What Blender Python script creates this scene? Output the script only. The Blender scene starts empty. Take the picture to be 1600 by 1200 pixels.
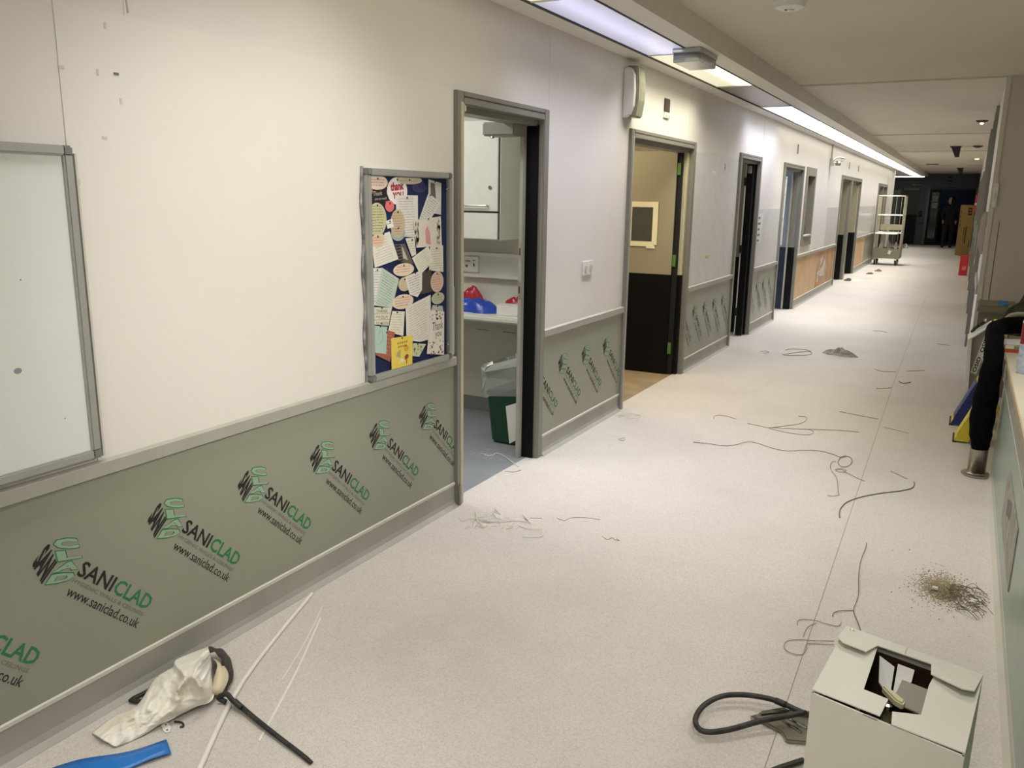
import bpy, bmesh, math, random
from mathutils import Vector, Matrix
from mathutils import noise as mnoise
random.seed(7)
SC = bpy.context.scene
COL = SC.collection
PI = math.pi

# ---------------------------------------------------------------- camera
YAW, PITCH, ROLL = math.radians(28.197), math.radians(12.706), math.radians(-0.866)
EYE = Vector((0.0, 0.0, 1.55))
fw = Vector((-math.sin(YAW)*math.cos(PITCH), math.cos(YAW)*math.cos(PITCH), -math.sin(PITCH)))
rt = Vector((math.cos(YAW), math.sin(YAW), 0.0))
dn = fw.cross(rt)
r2 = math.cos(ROLL)*rt + math.sin(ROLL)*dn
d2 = -math.sin(ROLL)*rt + math.cos(ROLL)*dn
cam_data = bpy.data.cameras.new('camera')
cam_data.sensor_width = 36.0
cam_data.lens = 1300.0/1600.0*36.0
cam_data.clip_start = 0.05
cam = bpy.data.objects.new('camera', cam_data)
cam.matrix_world = Matrix(((r2.x, -d2.x, -fw.x, EYE.x), (r2.y, -d2.y, -fw.y, EYE.y), (r2.z, -d2.z, -fw.z, EYE.z), (0, 0, 0, 1)))
COL.objects.link(cam)
SC.camera = cam

# ---------------------------------------------------------------- world, exposure
SC.view_settings.view_transform = 'Standard'
SC.view_settings.look = 'None'
SC.view_settings.gamma = 1.0
SC.view_settings.use_curve_mapping = False
SC.view_settings.exposure = 0.46
world = bpy.data.worlds.new('world')
SC.world = world
world.use_nodes = True
world.node_tree.nodes['Background'].inputs[0].default_value = (0.75, 0.78, 0.85, 1)
world.node_tree.nodes['Background'].inputs[1].default_value = 0.02

WARM = (1.0, 0.93, 0.80)
COOL = (0.84, 0.86, 1.0)
NEUT = (1.0, 0.985, 0.965)

def area_light(name, loc, size, size_y, energy, color, rot=(0, 0, 0), spread=180):
    l = bpy.data.lights.new(name, 'AREA')
    l.shape = 'RECTANGLE'; l.size = size; l.size_y = size_y
    l.energy = energy; l.color = color; l.spread = math.radians(spread)
    o = bpy.data.objects.new(name, l); o.location = loc; o.rotation_euler = rot
    COL.objects.link(o)
    return o

# lamps of the rooms off the corridor and of the reception bay (fixtures out of view), plus added fill lights
area_light('bay_lamp', (2.1, 3.2, 2.56), 0.6, 1.2, 18, NEUT)
area_light('bay_lamp_rear', (1.5, -1.8, 2.56), 0.6, 1.2, 18, NEUT)
area_light('added_near_fill', (0.05, 4.1, 2.58), 0.5, 0.6, 11, NEUT, spread=120)  # added fill without a fixture, evens out the right-hand floor
area_light('added_near_fill', (-0.2, -1.0, 2.58), 0.6, 0.6, 20, NEUT, spread=150)  # added behind the viewer to brighten carton front and desk panel
area_light('added_near_fill', (-0.15, 1.3, 2.58), 0.6, 0.6, 7, NEUT, spread=120)  # added overhead fill for the near floor
area_light('store_lamp', (-3.3, 3.6, 2.55), 0.6, 1.2, 25, NEUT)
area_light('warm_room_lamp', (-3.1, 6.25, 2.55), 0.5, 0.9, 21, (1.0, 0.83, 0.58))
area_light('dim_room_lamp', (-3.6, 9.5, 2.55), 0.4, 0.8, 8, NEUT)
area_light('cool_room_lamp', (-3.5, 12.6, 2.55), 0.8, 1.4, 38, (0.70, 0.80, 1.0))
area_light('far_room_lamp', (-3.4, 18.3, 2.55), 0.8, 1.4, 22, NEUT)
area_light('end_room_lamp', (-3.4, 24.8, 2.55), 0.6, 1.0, 14, (1.0, 0.85, 0.62))
area_light('added_blue_fill', (-0.9, 38.0, 2.5), 0.4, 0.4, 1.4, (0.55, 0.70, 1.0))  # added faint blue light, tints the dark room behind the person
sp = bpy.data.lights.new('added_wall_spot', 'SPOT')  # added unseen spot that makes the bright patch on the left wall
sp.energy = 170; sp.color = (1.0, 0.985, 0.95); sp.spot_size = math.radians(42); sp.spot_blend = 1.0; sp.shadow_soft_size = 0.12
spo = bpy.data.objects.new('added_wall_spot', sp)
spo.location = (0.75, 2.1, 2.5)
spo.rotation_euler = (Vector((-2.16, 2.2, 1.30)) - spo.location).to_track_quat('-Z', 'Y').to_euler()
COL.objects.link(spo)

# ---------------------------------------------------------------- helpers
def lin(c):
    return tuple((v/255/12.92 if v/255 <= 0.04045 else ((v/255+0.055)/1.055)**2.4) for v in c)

MATS = {}
def mat(name, rgb, rough=0.5, metal=0.0, spec=0.5, noise=None, bump=None, emit=None, alpha=None, trans=None, coat=0.0):
    """noise=(scale, amount, second rgb), bump=(scale, strength)"""
    if name in MATS:
        return MATS[name]
    m = bpy.data.materials.new(name); m.use_nodes = True
    nt = m.node_tree; b = nt.nodes['Principled BSDF']
    c = (*lin(rgb), 1)
    b.inputs['Base Color'].default_value = c
    b.inputs['Roughness'].default_value = rough
    b.inputs['Metallic'].default_value = metal
    b.inputs['Specular IOR Level'].default_value = spec
    b.inputs['Coat Weight'].default_value = coat
    tc = nt.nodes.new('ShaderNodeTexCoord')
    n = noise or (9.0, 0.06, tuple(max(0, v-25) for v in rgb))
    nz = nt.nodes.new('ShaderNodeTexNoise'); nz.inputs['Scale'].default_value = n[0]; nz.inputs['Detail'].default_value = 5
    nt.links.new(tc.outputs['Object'], nz.inputs['Vector'])
    mr = nt.nodes.new('ShaderNodeMapRange')
    mr.inputs['From Min'].default_value = 0.35; mr.inputs['From Max'].default_value = 0.72
    mr.inputs['To Min'].default_value = 0.0; mr.inputs['To Max'].default_value = n[1] if noise else 0.25
    nt.links.new(nz.outputs['Fac'], mr.inputs['Value'])
    mx = nt.nodes.new('ShaderNodeMix'); mx.data_type = 'RGBA'
    mx.inputs[6].default_value = c; mx.inputs[7].default_value = (*lin(n[2]), 1)
    nt.links.new(mr.outputs['Result'], mx.inputs[0])
    nt.links.new(mx.outputs[2], b.inputs['Base Color'])
    if bump:
        bz = nt.nodes.new('ShaderNodeTexNoise'); bz.inputs['Scale'].default_value = bump[0]; bz.inputs['Detail'].default_value = 3
        nt.links.new(tc.outputs['Object'], bz.inputs['Vector'])
        bp = nt.nodes.new('ShaderNodeBump'); bp.inputs['Strength'].default_value = bump[1]; bp.inputs['Distance'].default_value = 0.01
        nt.links.new(bz.outputs['Fac'], bp.inputs['Height']); nt.links.new(bp.outputs['Normal'], b.inputs['Normal'])
    if emit:
        b.inputs['Emission Color'].default_value = (*lin(emit[0]), 1); b.inputs['Emission Strength'].default_value = emit[1]
    if alpha is not None:
        b.inputs['Alpha'].default_value = alpha
    if trans is not None:
        b.inputs['Transmission Weight'].default_value = trans; b.inputs['IOR'].default_value = 1.45
    MATS[name] = m
    return m

class B:
    """collects geometry in a bmesh"""
    def __init__(self):
        self.bm = bmesh.new(); self.mi = 0
    def face(self, vs):
        f = self.bm.faces.new(vs); f.material_index = self.mi; return f
    def box(self, x0, x1, y0, y1, z0, z1):
        v = [self.bm.verts.new((x, y, z)) for x in (x0, x1) for y in (y0, y1) for z in (z0, z1)]
        for q in ((0, 1, 3, 2), (4, 6, 7, 5), (0, 4, 5, 1), (2, 3, 7, 6), (0, 2, 6, 4), (1, 5, 7, 3)):
            self.face([v[i] for i in q])
        return self
    def prism(self, pts, axis, a, b):
        """polygon pts in the other two axes, extruded along axis from a to b"""
        def mk(p, c):
            q = list(p); q.insert(axis, c); return self.bm.verts.new(q)
        lo = [mk(p, a) for p in pts]; hi = [mk(p, b) for p in pts]
        n = len(pts)
        self.face(lo[::-1]); self.face(hi)
        for i in range(n):
            self.face([lo[i], lo[(i+1) % n], hi[(i+1) % n], hi[i]])
        return self
    def hull8(self, lo, hi):
        a = [self.bm.verts.new(p) for p in lo]; b = [self.bm.verts.new(p) for p in hi]
        n = len(a)
        self.face(a[::-1]); self.face(b)
        for i in range(n):
            self.face([a[i], a[(i+1) % n], b[(i+1) % n], b[i]])
        return self
    def tube(self, pts, r, n=6, closed=False, flat=1.0):
        pts = [Vector(p) for p in pts]; m = len(pts)
        rr = r if isinstance(r, (list, tuple)) else [r]*m
        rings = []; up = Vector((0, 0, 1)); prev = None
        for i, p in enumerate(pts):
            if closed:
                t = pts[(i+1) % m]-pts[i-1]
            else:
                t = pts[min(i+1, m-1)]-pts[max(i-1, 0)]
            t.normalize()
            if prev is None:
                s = t.cross(up)
                if s.length < 1e-3: s = t.cross(Vector((1, 0, 0)))
            else:
                s = prev-t*prev.dot(t)
            s.normalize(); prev = s; u = s.cross(t)
            rings.append([self.bm.verts.new(p+rr[i]*(math.cos(2*PI*k/n)*s+flat*math.sin(2*PI*k/n)*u)) for k in range(n)])
        for i in range(m if closed else m-1):
            a, b = rings[i], rings[(i+1) % m]
            for k in range(n):
                self.face([a[k], a[(k+1) % n], b[(k+1) % n], b[k]])
        if not closed:
            self.face(rings[0][::-1]); self.face(rings[-1])
        return self
    def lathe(self, prof, c, n=20, axis=2):
        rings = []
        for r, h in prof:
            ring = []
            for k in range(n):
                a = 2*PI*k/n; q = [r*math.cos(a), r*math.sin(a)]; q.insert(axis, h)
                ring.append(self.bm.verts.new(Vector(q)+Vector(c)))
            rings.append(ring)
        for a, b in zip(rings, rings[1:]):
            for k in range(n):
                self.face([a[k], a[(k+1) % n], b[(k+1) % n], b[k]])
        self.face(rings[0][::-1]); self.face(rings[-1])
        return self
    def grid(self, P, thick=0.0):
        """P[i][j] of points"""
        V = [[self.bm.verts.new(p) for p in row] for row in P]
        for i in range(len(V)-1):
            for j in range(len(V[0])-1):
                self.face([V[i][j], V[i+1][j], V[i+1][j+1], V[i][j+1]])
        return self
    def flat(self, pts):
        self.face([self.bm.verts.new(p) for p in pts]); return self
    def text(self, body, quad, bold=0.0):
        """print fitted into quad (TL, TR, BR, BL) of 3-D points"""
        vs, fs = glyphs(body, bold)
        tl, tr, br, bl = [Vector(q) for q in quad]
        new = []
        for u, v in vs:
            new.append(self.bm.verts.new((bl*(1-u)+br*u)*(1-v)+(tl*(1-u)+tr*u)*v))
        for f in fs:
            try: self.face([new[i] for i in f])
            except ValueError: pass
        return self
    def obj(self, name, mats, parent=None, bevel=0.0, smooth=False, recalc=True):
        if recalc:
            bmesh.ops.recalc_face_normals(self.bm, faces=self.bm.faces)
        if bevel:
            es = [e for e in self.bm.edges if len(e.link_faces) == 2 and e.calc_face_angle(0) > 0.6]
            bmesh.ops.bevel(self.bm, geom=es, offset=bevel, segments=2, affect='EDGES', clamp_overlap=True)
        me = bpy.data.meshes.new(name); self.bm.to_mesh(me); self.bm.free()
        for m in (mats if isinstance(mats, (list, tuple)) else [mats]): me.materials.append(m)
        if smooth:
            for p in me.polygons: p.use_smooth = True
        o = bpy.data.objects.new(name, me); COL.objects.link(o)
        if parent is not None: adopt(o, parent)
        return o

def adopt(o, parent):
    o.parent = parent
    if parent.type == 'EMPTY':
        o.matrix_parent_inverse = Matrix.Translation(-Vector(parent['base'])) if 'base' in parent else Matrix.Identity(4)

GL = {}
def glyphs(body, bold=0.0):
    k = (body, bold)
    if k in GL: return GL[k]
    c = bpy.data.curves.new('g', 'FONT'); c.body = body; c.resolution_u = 2; c.offset = bold
    o = bpy.data.objects.new('g', c); COL.objects.link(o)
    dg = bpy.context.evaluated_depsgraph_get(); dg.update()
    me = bpy.data.meshes.new_from_object(o.evaluated_get(dg))
    xs = [v.co.x for v in me.vertices]; ys = [v.co.y for v in me.vertices]
    x0, x1, y0, y1 = min(xs), max(xs), min(ys), max(ys)
    vs = [((v.co.x-x0)/(x1-x0), (v.co.y-y0)/(y1-y0)) for v in me.vertices]
    fs = [tuple(p.vertices) for p in me.polygons]
    bpy.data.objects.remove(o); bpy.data.curves.remove(c); bpy.data.meshes.remove(me)
    GL[k] = (vs, fs)
    return GL[k]

def tag(o, label=None, cat=None, group=None, kind=None):
    if label: o['label'] = label
    if cat: o['category'] = cat
    if group: o['group'] = group
    if kind: o['kind'] = kind
    return o
def thing(name, loc, label=None, cat=None, group=None, kind=None):
    o = bpy.data.objects.new(name, None); o.location = loc; o.empty_display_size = 0.05
    o['base'] = tuple(loc)
    COL.objects.link(o)
    return tag(o, label, cat, group, kind)
def smooth_path(pts, k=5, closed=False):
    pts = [Vector(p) for p in pts]; n = len(pts); out = []
    for i in range(n-1 if not closed else n):
        g = lambda j: pts[j % n] if closed else pts[max(0, min(n-1, j))]
        p0, p1, p2, p3 = g(i-1), g(i), g(i+1), g(i+2)
        for s in range(k):
            t = s/k
            out.append(0.5*((2*p1)+(p2-p0)*t+(2*p0-5*p1+4*p2-p3)*t*t+(3*p1-p0-3*p2+p3)*t**3))
    if not closed: out.append(pts[-1])
    return out
def lift(p, z):
    """the point at height z whose sight line meets the floor at p"""
    q = Vector((p[0], p[1], 0.0))
    return EYE+(q-EYE)*((EYE.z-z)/EYE.z)

# ---------------------------------------------------------------- materials
def floor_material():
    m = bpy.data.materials.new('speckled_vinyl'); m.use_nodes = True
    nt = m.node_tree; b = nt.nodes['Principled BSDF']; L = nt.links.new
    tc = nt.nodes.new('ShaderNodeTexCoord')
    vor = nt.nodes.new('ShaderNodeTexVoronoi'); vor.inputs['Scale'].default_value = 260
    L(tc.outputs['Object'], vor.inputs['Vector'])
    ramp = nt.nodes.new('ShaderNodeValToRGB')
    e = ramp.color_ramp.elements
    e[0].position = 0.0; e[0].color = (*lin((188, 181, 171)), 1)
    e[1].position = 1.0; e[1].color = (*lin((212, 205, 196)), 1)
    x = e.new(0.3); x.color = (*lin((201, 194, 184)), 1)
    sep = nt.nodes.new('ShaderNodeSeparateColor'); L(vor.outputs['Color'], sep.inputs[0]); L(sep.outputs[0], ramp.inputs[0])
    nz = nt.nodes.new('ShaderNodeTexNoise'); nz.inputs['Scale'].default_value = 1.3; nz.inputs['Detail'].default_value = 6; nz.inputs['Roughness'].default_value = 0.65
    L(tc.outputs['Object'], nz.inputs['Vector'])
    mr = nt.nodes.new('ShaderNodeMapRange'); mr.inputs['From Min'].default_value = 0.45; mr.inputs['From Max'].default_value = 0.75; mr.inputs['To Max'].default_value = 0.35
    L(nz.outputs['Fac'], mr.inputs['Value'])
    mx = nt.nodes.new('ShaderNodeMix'); mx.data_type = 'RGBA'; L(mr.outputs[0], mx.inputs[0]); L(ramp.outputs[0], mx.inputs[6]); mx.inputs[7].default_value = (*lin((172, 166, 160)), 1)
    # a smear of grey dust by the near wall
    mp = nt.nodes.new('ShaderNodeMapping'); mp.inputs['Location'].default_value = (1.55, -2.25, 0); mp.inputs['Scale'].default_value = (1, 1, 1)
    L(tc.outputs['Object'], mp.inputs['Vector'])
    ln = nt.nodes.new('ShaderNodeVectorMath'); ln.operation = 'LENGTH'; L(mp.outputs[0], ln.inputs[0])
    m2 = nt.nodes.new('ShaderNodeMapRange'); m2.inputs['From Min'].default_value = 0.55; m2.inputs['From Max'].default_value = 0.05; m2.inputs['To Max'].default_value = 0.45
    L(ln.outputs['Value'], m2.inputs['Value'])
    n3 = nt.nodes.new('ShaderNodeTexNoise'); n3.inputs['Scale'].default_value = 5; n3.inputs['Detail'].default_value = 8
    L(tc.outputs['Object'], n3.inputs['Vector'])
    mu = nt.nodes.new('ShaderNodeMath'); mu.operation = 'MULTIPLY'; L(m2.outputs[0], mu.inputs[0]); L(n3.outputs['Fac'], mu.inputs[1])
    mx2 = nt.nodes.new('ShaderNodeMix'); mx2.data_type = 'RGBA'; L(mu.outputs[0], mx2.inputs[0]); L(mx.outputs[2], mx2.inputs[6]); mx2.inputs[7].default_value = (*lin((120, 112, 112)), 1)
    L(mx2.outputs[2], b.inputs['Base Color'])
    b.inputs['Roughness'].default_value = 0.42; b.inputs['Specular IOR Level'].default_value = 0.35
    return m
M_FLOOR = floor_material()
M_WALL = mat('white_wall_lining', (226, 221, 214), 0.42, spec=0.45, noise=(2.5, 0.25, (214, 207, 203)), bump=(60, 0.03))
M_SHEET = mat('white_sheet_lining', (229, 224, 215), 0.36, spec=0.5, noise=(3.0, 0.2, (219, 212, 202)))
M_GLOSS = mat('film_covered_sheet', (220, 219, 216), 0.24, spec=0.5, noise=(7.0, 0.6, (206, 206, 205)))
M_GREY = mat('grey_printed_cladding', (146, 148, 130), 0.35, spec=0.45, noise=(1.5, 0.3, (152, 146, 136)))
M_TRIM = mat('grey_trim', (168, 165, 153), 0.42, noise=(12, 0.35, (150, 146, 134)))
M_TRIML = mat('pale_cap_strip', (205, 202, 188), 0.4)
M_FRAME = mat('grey_frame_paint', (134, 131, 122), 0.42, noise=(6, 0.3, (120, 116, 108)))
M_BEIGE = mat('beige_frame_edge', (196, 190, 160), 0.5, noise=(10, 0.4, (170, 164, 138)))
M_BLACK = mat('black_door_laminate', (5, 6, 8), 0.45, spec=0.22, noise=(4, 0.3, (9, 10, 12)))
M_NAVY = mat('navy_door_laminate', (16, 33, 58), 0.4)
M_DOORTOP = mat('olive_grey_door_laminate', (150, 143, 120), 0.45, noise=(3, 0.2, (140, 134, 112)))
M_BLUEGREY = mat('blue_grey_door_laminate', (132, 140, 150), 0.45)
M_CEIL = mat('ceiling_paint', (206, 201, 184), 0.85, spec=0.2, noise=(1.2, 0.25, (184, 178, 162)))
M_SOFF = mat('soffit_board', (226, 223, 214), 0.7, spec=0.25)
M_DARKGAP = mat('dark_joint', (62, 58, 52), 0.7)
M_ALU = mat('aluminium', (178, 179, 172), 0.35, metal=0.35)
M_STEEL = mat('brushed_steel', (190, 184, 172), 0.28, metal=1.0)
M_CHROME = mat('dull_chrome', (170, 168, 160), 0.18, metal=1.0)
M_WHITEP = mat('white_plastic', (226, 225, 218), 0.4)
M_CREAM = mat('cream_plastic', (205, 204, 186), 0.45)
M_INK = mat('black_ink', (24, 24, 24), 0.5)
M_GREEN = mat('green_ink', (40, 122, 74), 0.5)
M_GREENL = mat('pale_green_ink', (146, 176, 148), 0.5)
M_GREYINK = mat('grey_ink', (112, 110, 102), 0.5)
M_PLY = mat('bare_plywood', (197, 164, 122), 0.7, noise=(3.0, 0.9, (160, 120, 82)))
M_PLY2 = mat('bare_plywood_pale', (208, 178, 138), 0.7, noise=(3.0, 0.7, (186, 150, 108)))
M_PLASTER = mat('grey_plaster_patch', (200, 194, 184), 0.8)
M_RUBBER = mat('black_rubber', (26, 25, 24), 0.5, noise=(30, 0.6, (70, 66, 58)))
M_WIRE = mat('grey_offcut', (146, 137, 122), 0.6)
M_WIRED = mat('dark_offcut', (116, 108, 94), 0.6)
M_CARD = mat('white_carton_board', (218, 215, 202), 0.6, noise=(5, 0.3, (208, 204, 188)))
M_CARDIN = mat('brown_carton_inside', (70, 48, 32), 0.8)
M_ROOMFLOOR = mat('grey_sheet_floor', (138, 142, 144), 0.5, noise=(3, 0.6, (112, 116, 118)))
M_WOODFLOOR = mat('dusty_brown_floor', (158, 138, 108), 0.6, noise=(4, 0.8, (120, 104, 80)))
M_ROOMWALL = mat('room_paint', (212, 208, 194), 0.7)
M_ENDWALL = mat('unlit_end_slate', (92, 93, 100), 0.75)  # gloom of the corridor end put into the wall colour
M_DARKWALL = mat('unlit_room_blue', (56, 62, 76), 0.8)  # darkness of the room beyond painted into its walls, floor and ceiling

# ================================================================ the setting
XW = -2.16          # face of the left wall
XR = 0.14           # face of the right wall beyond the reception bay
ZS, ZC = 2.47, 2.60 # soffit over the left side, ceiling
YE = 35.3           # end wall
WT = 0.12           # wall thickness
HEAD = 2.025        # top of every door frame
DADO = 0.78
# door openings in the left wall (outer edges of the frames)
DOORS = [(3.413, 4.39), (5.70, 7.29), (8.90, 9.91), (11.25, 12.69), (16.70, 19.85), (23.73, 26.2)]
WIN = (12.95, 13.76, 0.89, 2.03)

def struct(b, name, m, **k):
    return tag(b.obj(name, m, **k), kind='structure')

floor = struct(B().box(XW-0.05, 4.0, -3.5, YE, -0.1, 0.0).box(-4.2, XW-0.05, 27.95, YE, -0.1, 0.0), 'floor', M_FLOOR)
floor['label'] = 'pale speckled sheet vinyl floor strewn with dust and offcuts'
struct(B().box(-6.0, XW-0.05, -3.5, 5.22, -0.1, -0.001), 'floor', M_ROOMFLOOR)
struct(B().box(-6.0, XW-0.05, 5.22, 8.2, -0.1, -0.001), 'floor', M_WOODFLOOR)
struct(B().box(-6.0, XW-0.05, 8.2, 27.95, -0.1, -0.001), 'floor', M_FLOOR)
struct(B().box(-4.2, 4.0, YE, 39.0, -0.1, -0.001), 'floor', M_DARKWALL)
# welded seam of the vinyl
B().tube([(-0.30, 0.5, 0.0005), (-0.345, 3.4, 0.0005), (-0.42, 7.8, 0.0005), (-0.50, 16, 0.0005)], 0.0016, 4, flat=0.4).obj('seam', mat('vinyl_weld', (160, 150, 136), 0.6), floor)
for a, b_, w in (((-1.965, 2.176), (-1.635, 1.532), 0.0035), ((-2.02, 2.25), (-1.80, 1.80), 0.002)):
    pts = smooth_path([(a[0], a[1], 0.001), ((a[0]+b_[0])/2+0.01, (a[1]+b_[1])/2, 0.001), (b_[0], b_[1], 0.001)], 8)
    B().tube(pts, w, 4, flat=0.15).obj('scuff_streak', mat('chalky_scuff', (226, 220, 212), 0.8), floor)

# ceiling: main slab, shallow downstands, the lower soffit band along the left wall
ceil = struct(B().box(-1.54, 4.0, -3.5, YE, ZC, ZC+0.1), 'ceiling', M_CEIL)
for y0, y1 in ((8.46, 10.45), (15.0, 16.8), (19.9, 22.6), (27.5, 29.5)):
    B().box(-1.54, XR, y0, y1, ZC-0.014, ZC+0.01).obj('downstand', M_CEIL, ceil)
LX0, LX1 = -2.01, -1.69      # lit slot in the soffit
YSOFF = 34.0
soff = struct(B().box(XW-WT, LX0, -3.5, 27.95, ZS, ZS+0.3).box(-4.2, LX0, 27.95, YSOFF, ZS, ZS+0.3).box(LX1, -1.54, -3.5, YSOFF, ZS, ZS+0.3).box(-4.2, -1.54, YSOFF, YE, ZS+0.02, ZS+0.3), 'ceiling', M_SOFF)
soff['label'] = 'lowered ceiling band along the doors'
for x in (LX0, LX1):
    B().box(x-0.006, x+0.006, -3.5, YSOFF, ZS-0.004, ZS+0.02).obj('edge_trim', M_DARKGAP, soff)
struct(B().box(-6.0, XW-WT, -3.5, 27.95, ZC, ZC+0.1), 'ceiling', M_CEIL)
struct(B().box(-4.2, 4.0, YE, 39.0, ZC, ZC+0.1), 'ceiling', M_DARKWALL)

# left wall with its openings
wl = B()
cuts = [-3.5]
for a, c in DOORS: cuts += [a+0.01, c-0.01]
cuts.append(27.9)
for i in range(0, len(cuts), 2):
    y0, y1 = cuts[i], cuts[i+1]
    if y0 < WIN[0] < y1:
        wl.box(XW-WT, XW, y0, WIN[0]+0.01, 0, ZS).box(XW-WT, XW, WIN[1]-0.01, y1, 0, ZS)
        wl.box(XW-WT, XW, WIN[0]+0.01, WIN[1]-0.01, 0, WIN[2]+0.01).box(XW-WT, XW, WIN[0]+0.01, WIN[1]-0.01, WIN[3]-0.01, ZS)
    else:
        wl.box(XW-WT, XW, y0, y1, 0, ZS)
for a, c in DOORS: wl.box(XW-WT, XW, a+0.01, c-0.01, HEAD-0.01, ZS)
wall_left = struct(wl, 'wall_left', M_WALL)
# upper sheets
B().box(XW, XW+0.004, 1.472, 3.41, DADO, 2.03).obj('lining_sheet', M_SHEET, wall_left)
B().box(XW, XW+0.003, 7.30, 8.86, DADO, 1.955).obj('lining_sheet', M_GLOSS, wall_left)
for y0, y1, z1 in ((9.93, 11.24, 1.45), (15.3, 16.69, 1.45), (19.87, 23.4, 1.45)):
    B().box(XW, XW+0.003, y0, y1, DADO, z1).obj('lining_sheet', M_GLOSS, wall_left)
# jointing strips
for y, z0, z1 in ((1.69, 2.03, ZS), (4.42, HEAD+0.02, ZS), (7.10, HEAD+0.04, ZS), (9.97, HEAD, ZS)):
    B().box(XW, XW+0.003, y-0.004, y+0.004, z0, z1).obj('jointing_strip', M_SHEET, wall_left)
B().tube([(XW+0.005, 1.70, 2.04), (XW+0.006, 1.695, 2.08), (XW+0.006, 1.70, 2.2)], 0.004, 5).obj('sealant_bead', M_SHEET, wall_left)
# scraps of tape left on the large sheet
for i, (y, z) in enumerate([(1.62, 1.993), (1.478, 1.866), (1.584, 1.866), (1.642, 1.869), (1.65, 1.797), (1.588, 1.694), (1.496, 1.571)]):
    w, h = (0.008, 0.0035) if i % 2 else (0.0035, 0.008)
    B().box(XW+0.004, XW+0.0055, y-w, y+w, z-h, z+h).obj('tape_scrap', mat('tape_scrap', (208, 201, 190) if i != 3 else (110, 104, 96), 0.5) if i != 3 else mat('tape_scrap_dark', (110, 104, 96), 0.5), wall_left)
# small marks on the film sheet
for y, z, w, h, c in ((7.95, 1.80, 0.05, 0.008, (236, 236, 230)), (8.2, 1.79, 0.05, 0.008, (236, 236, 230)), (7.9, 1.02, 0.05, 0.012, (214, 196, 116)), (8.35, 1.86, 0.008, 0.03, (96, 92, 86))):
    B().box(XW+0.003, XW+0.0045, y-w, y+w, z-h, z+h).obj('tape_scrap', mat('scrap_%d' % c[2], c, 0.4), wall_left)

# the right-hand side: cross wall at the end of the reception bay, long wall, bay shell
wall_right = struct(B().box(XR, XR+0.14, 8.45, YE, 0, ZC), 'wall_right', M_WALL)
M_PIER = mat('taupe_paint', (196, 190, 178), 0.6, noise=(2, 0.2, (188, 181, 168)))
struct(B().box(XR+0.001, 4.0, 8.44, 8.58, 0, ZC), 'wall_bay', M_PIER)
struct(B().box(3.9, 4.02, -3.5, 8.45, 0, ZC), 'wall_bay_side', M_PIER)
struct(B().box(-6.0, 4.0, -3.62, -3.5, 0, ZC), 'wall_rear', M_WALL)
# partitions and backs of the rooms on the left
struct(B().box(-6.0, XW-WT, 5.17, 5.27, 0, ZC), 'wall_partition', M_ROOMWALL)
for y in (2.2, 8.15, 10.9, 15.6, 21.5):
    struct(B().box(-6.0, XW-WT, y, y+0.1, 0, ZC), 'wall_partition', M_ROOMWALL)
struct(B().box(-6.1, -6.0, -3.5, 28.0, 0, ZC), 'wall_rooms_back', M_ROOMWALL)
struct(B().box(-6.0, XW, 27.86, 27.95, 0, ZC), 'wall_corner', M_WALL)
post = struct(B().box(XW-0.02, XW+0.05, 27.62, 27.97, 0, ZS), 'trim_1', M_WALL)
post['label'] = 'white boxed-in corner post beyond the last door'
# end wall with two doorways
ew = B().box(-4.2, -2.33, YE, YE+0.12, 0, ZC).box(-2.33, -1.76, YE+0.06, YE+0.12, 0, 2.03).box(-2.33, -1.76, YE, YE+0.12, 2.03, ZC).box(-1.76, -1.47, YE, YE+0.12, 0, ZC)
ew.box(-1.47, XR, YE, YE+0.12, 2.06, ZC).box(XR, 1.0, YE, YE+0.12, 0, ZC)
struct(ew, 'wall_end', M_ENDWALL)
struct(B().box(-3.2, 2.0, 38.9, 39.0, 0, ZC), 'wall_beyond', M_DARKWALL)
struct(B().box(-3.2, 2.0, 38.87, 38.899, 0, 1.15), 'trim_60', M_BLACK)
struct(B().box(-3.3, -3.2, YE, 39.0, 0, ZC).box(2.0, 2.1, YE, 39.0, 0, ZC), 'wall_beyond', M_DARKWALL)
struct(B().box(-4.3, -4.2, 27.9, YE, 0, ZC), 'wall_side_passage', M_ENDWALL)

# ---------------------------------------------------------------- lower cladding, rails, skirting
SEG = [(-1.0, 3.413, 'print'), (4.39, 5.70, 'print'), (7.29, 8.90, 'print'), (9.91, 11.25, 'print'), (12.69, 16.70, 'ply'), (19.85, 23.73, 'ply'), (26.2, 27.62, 'plain')]

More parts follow.
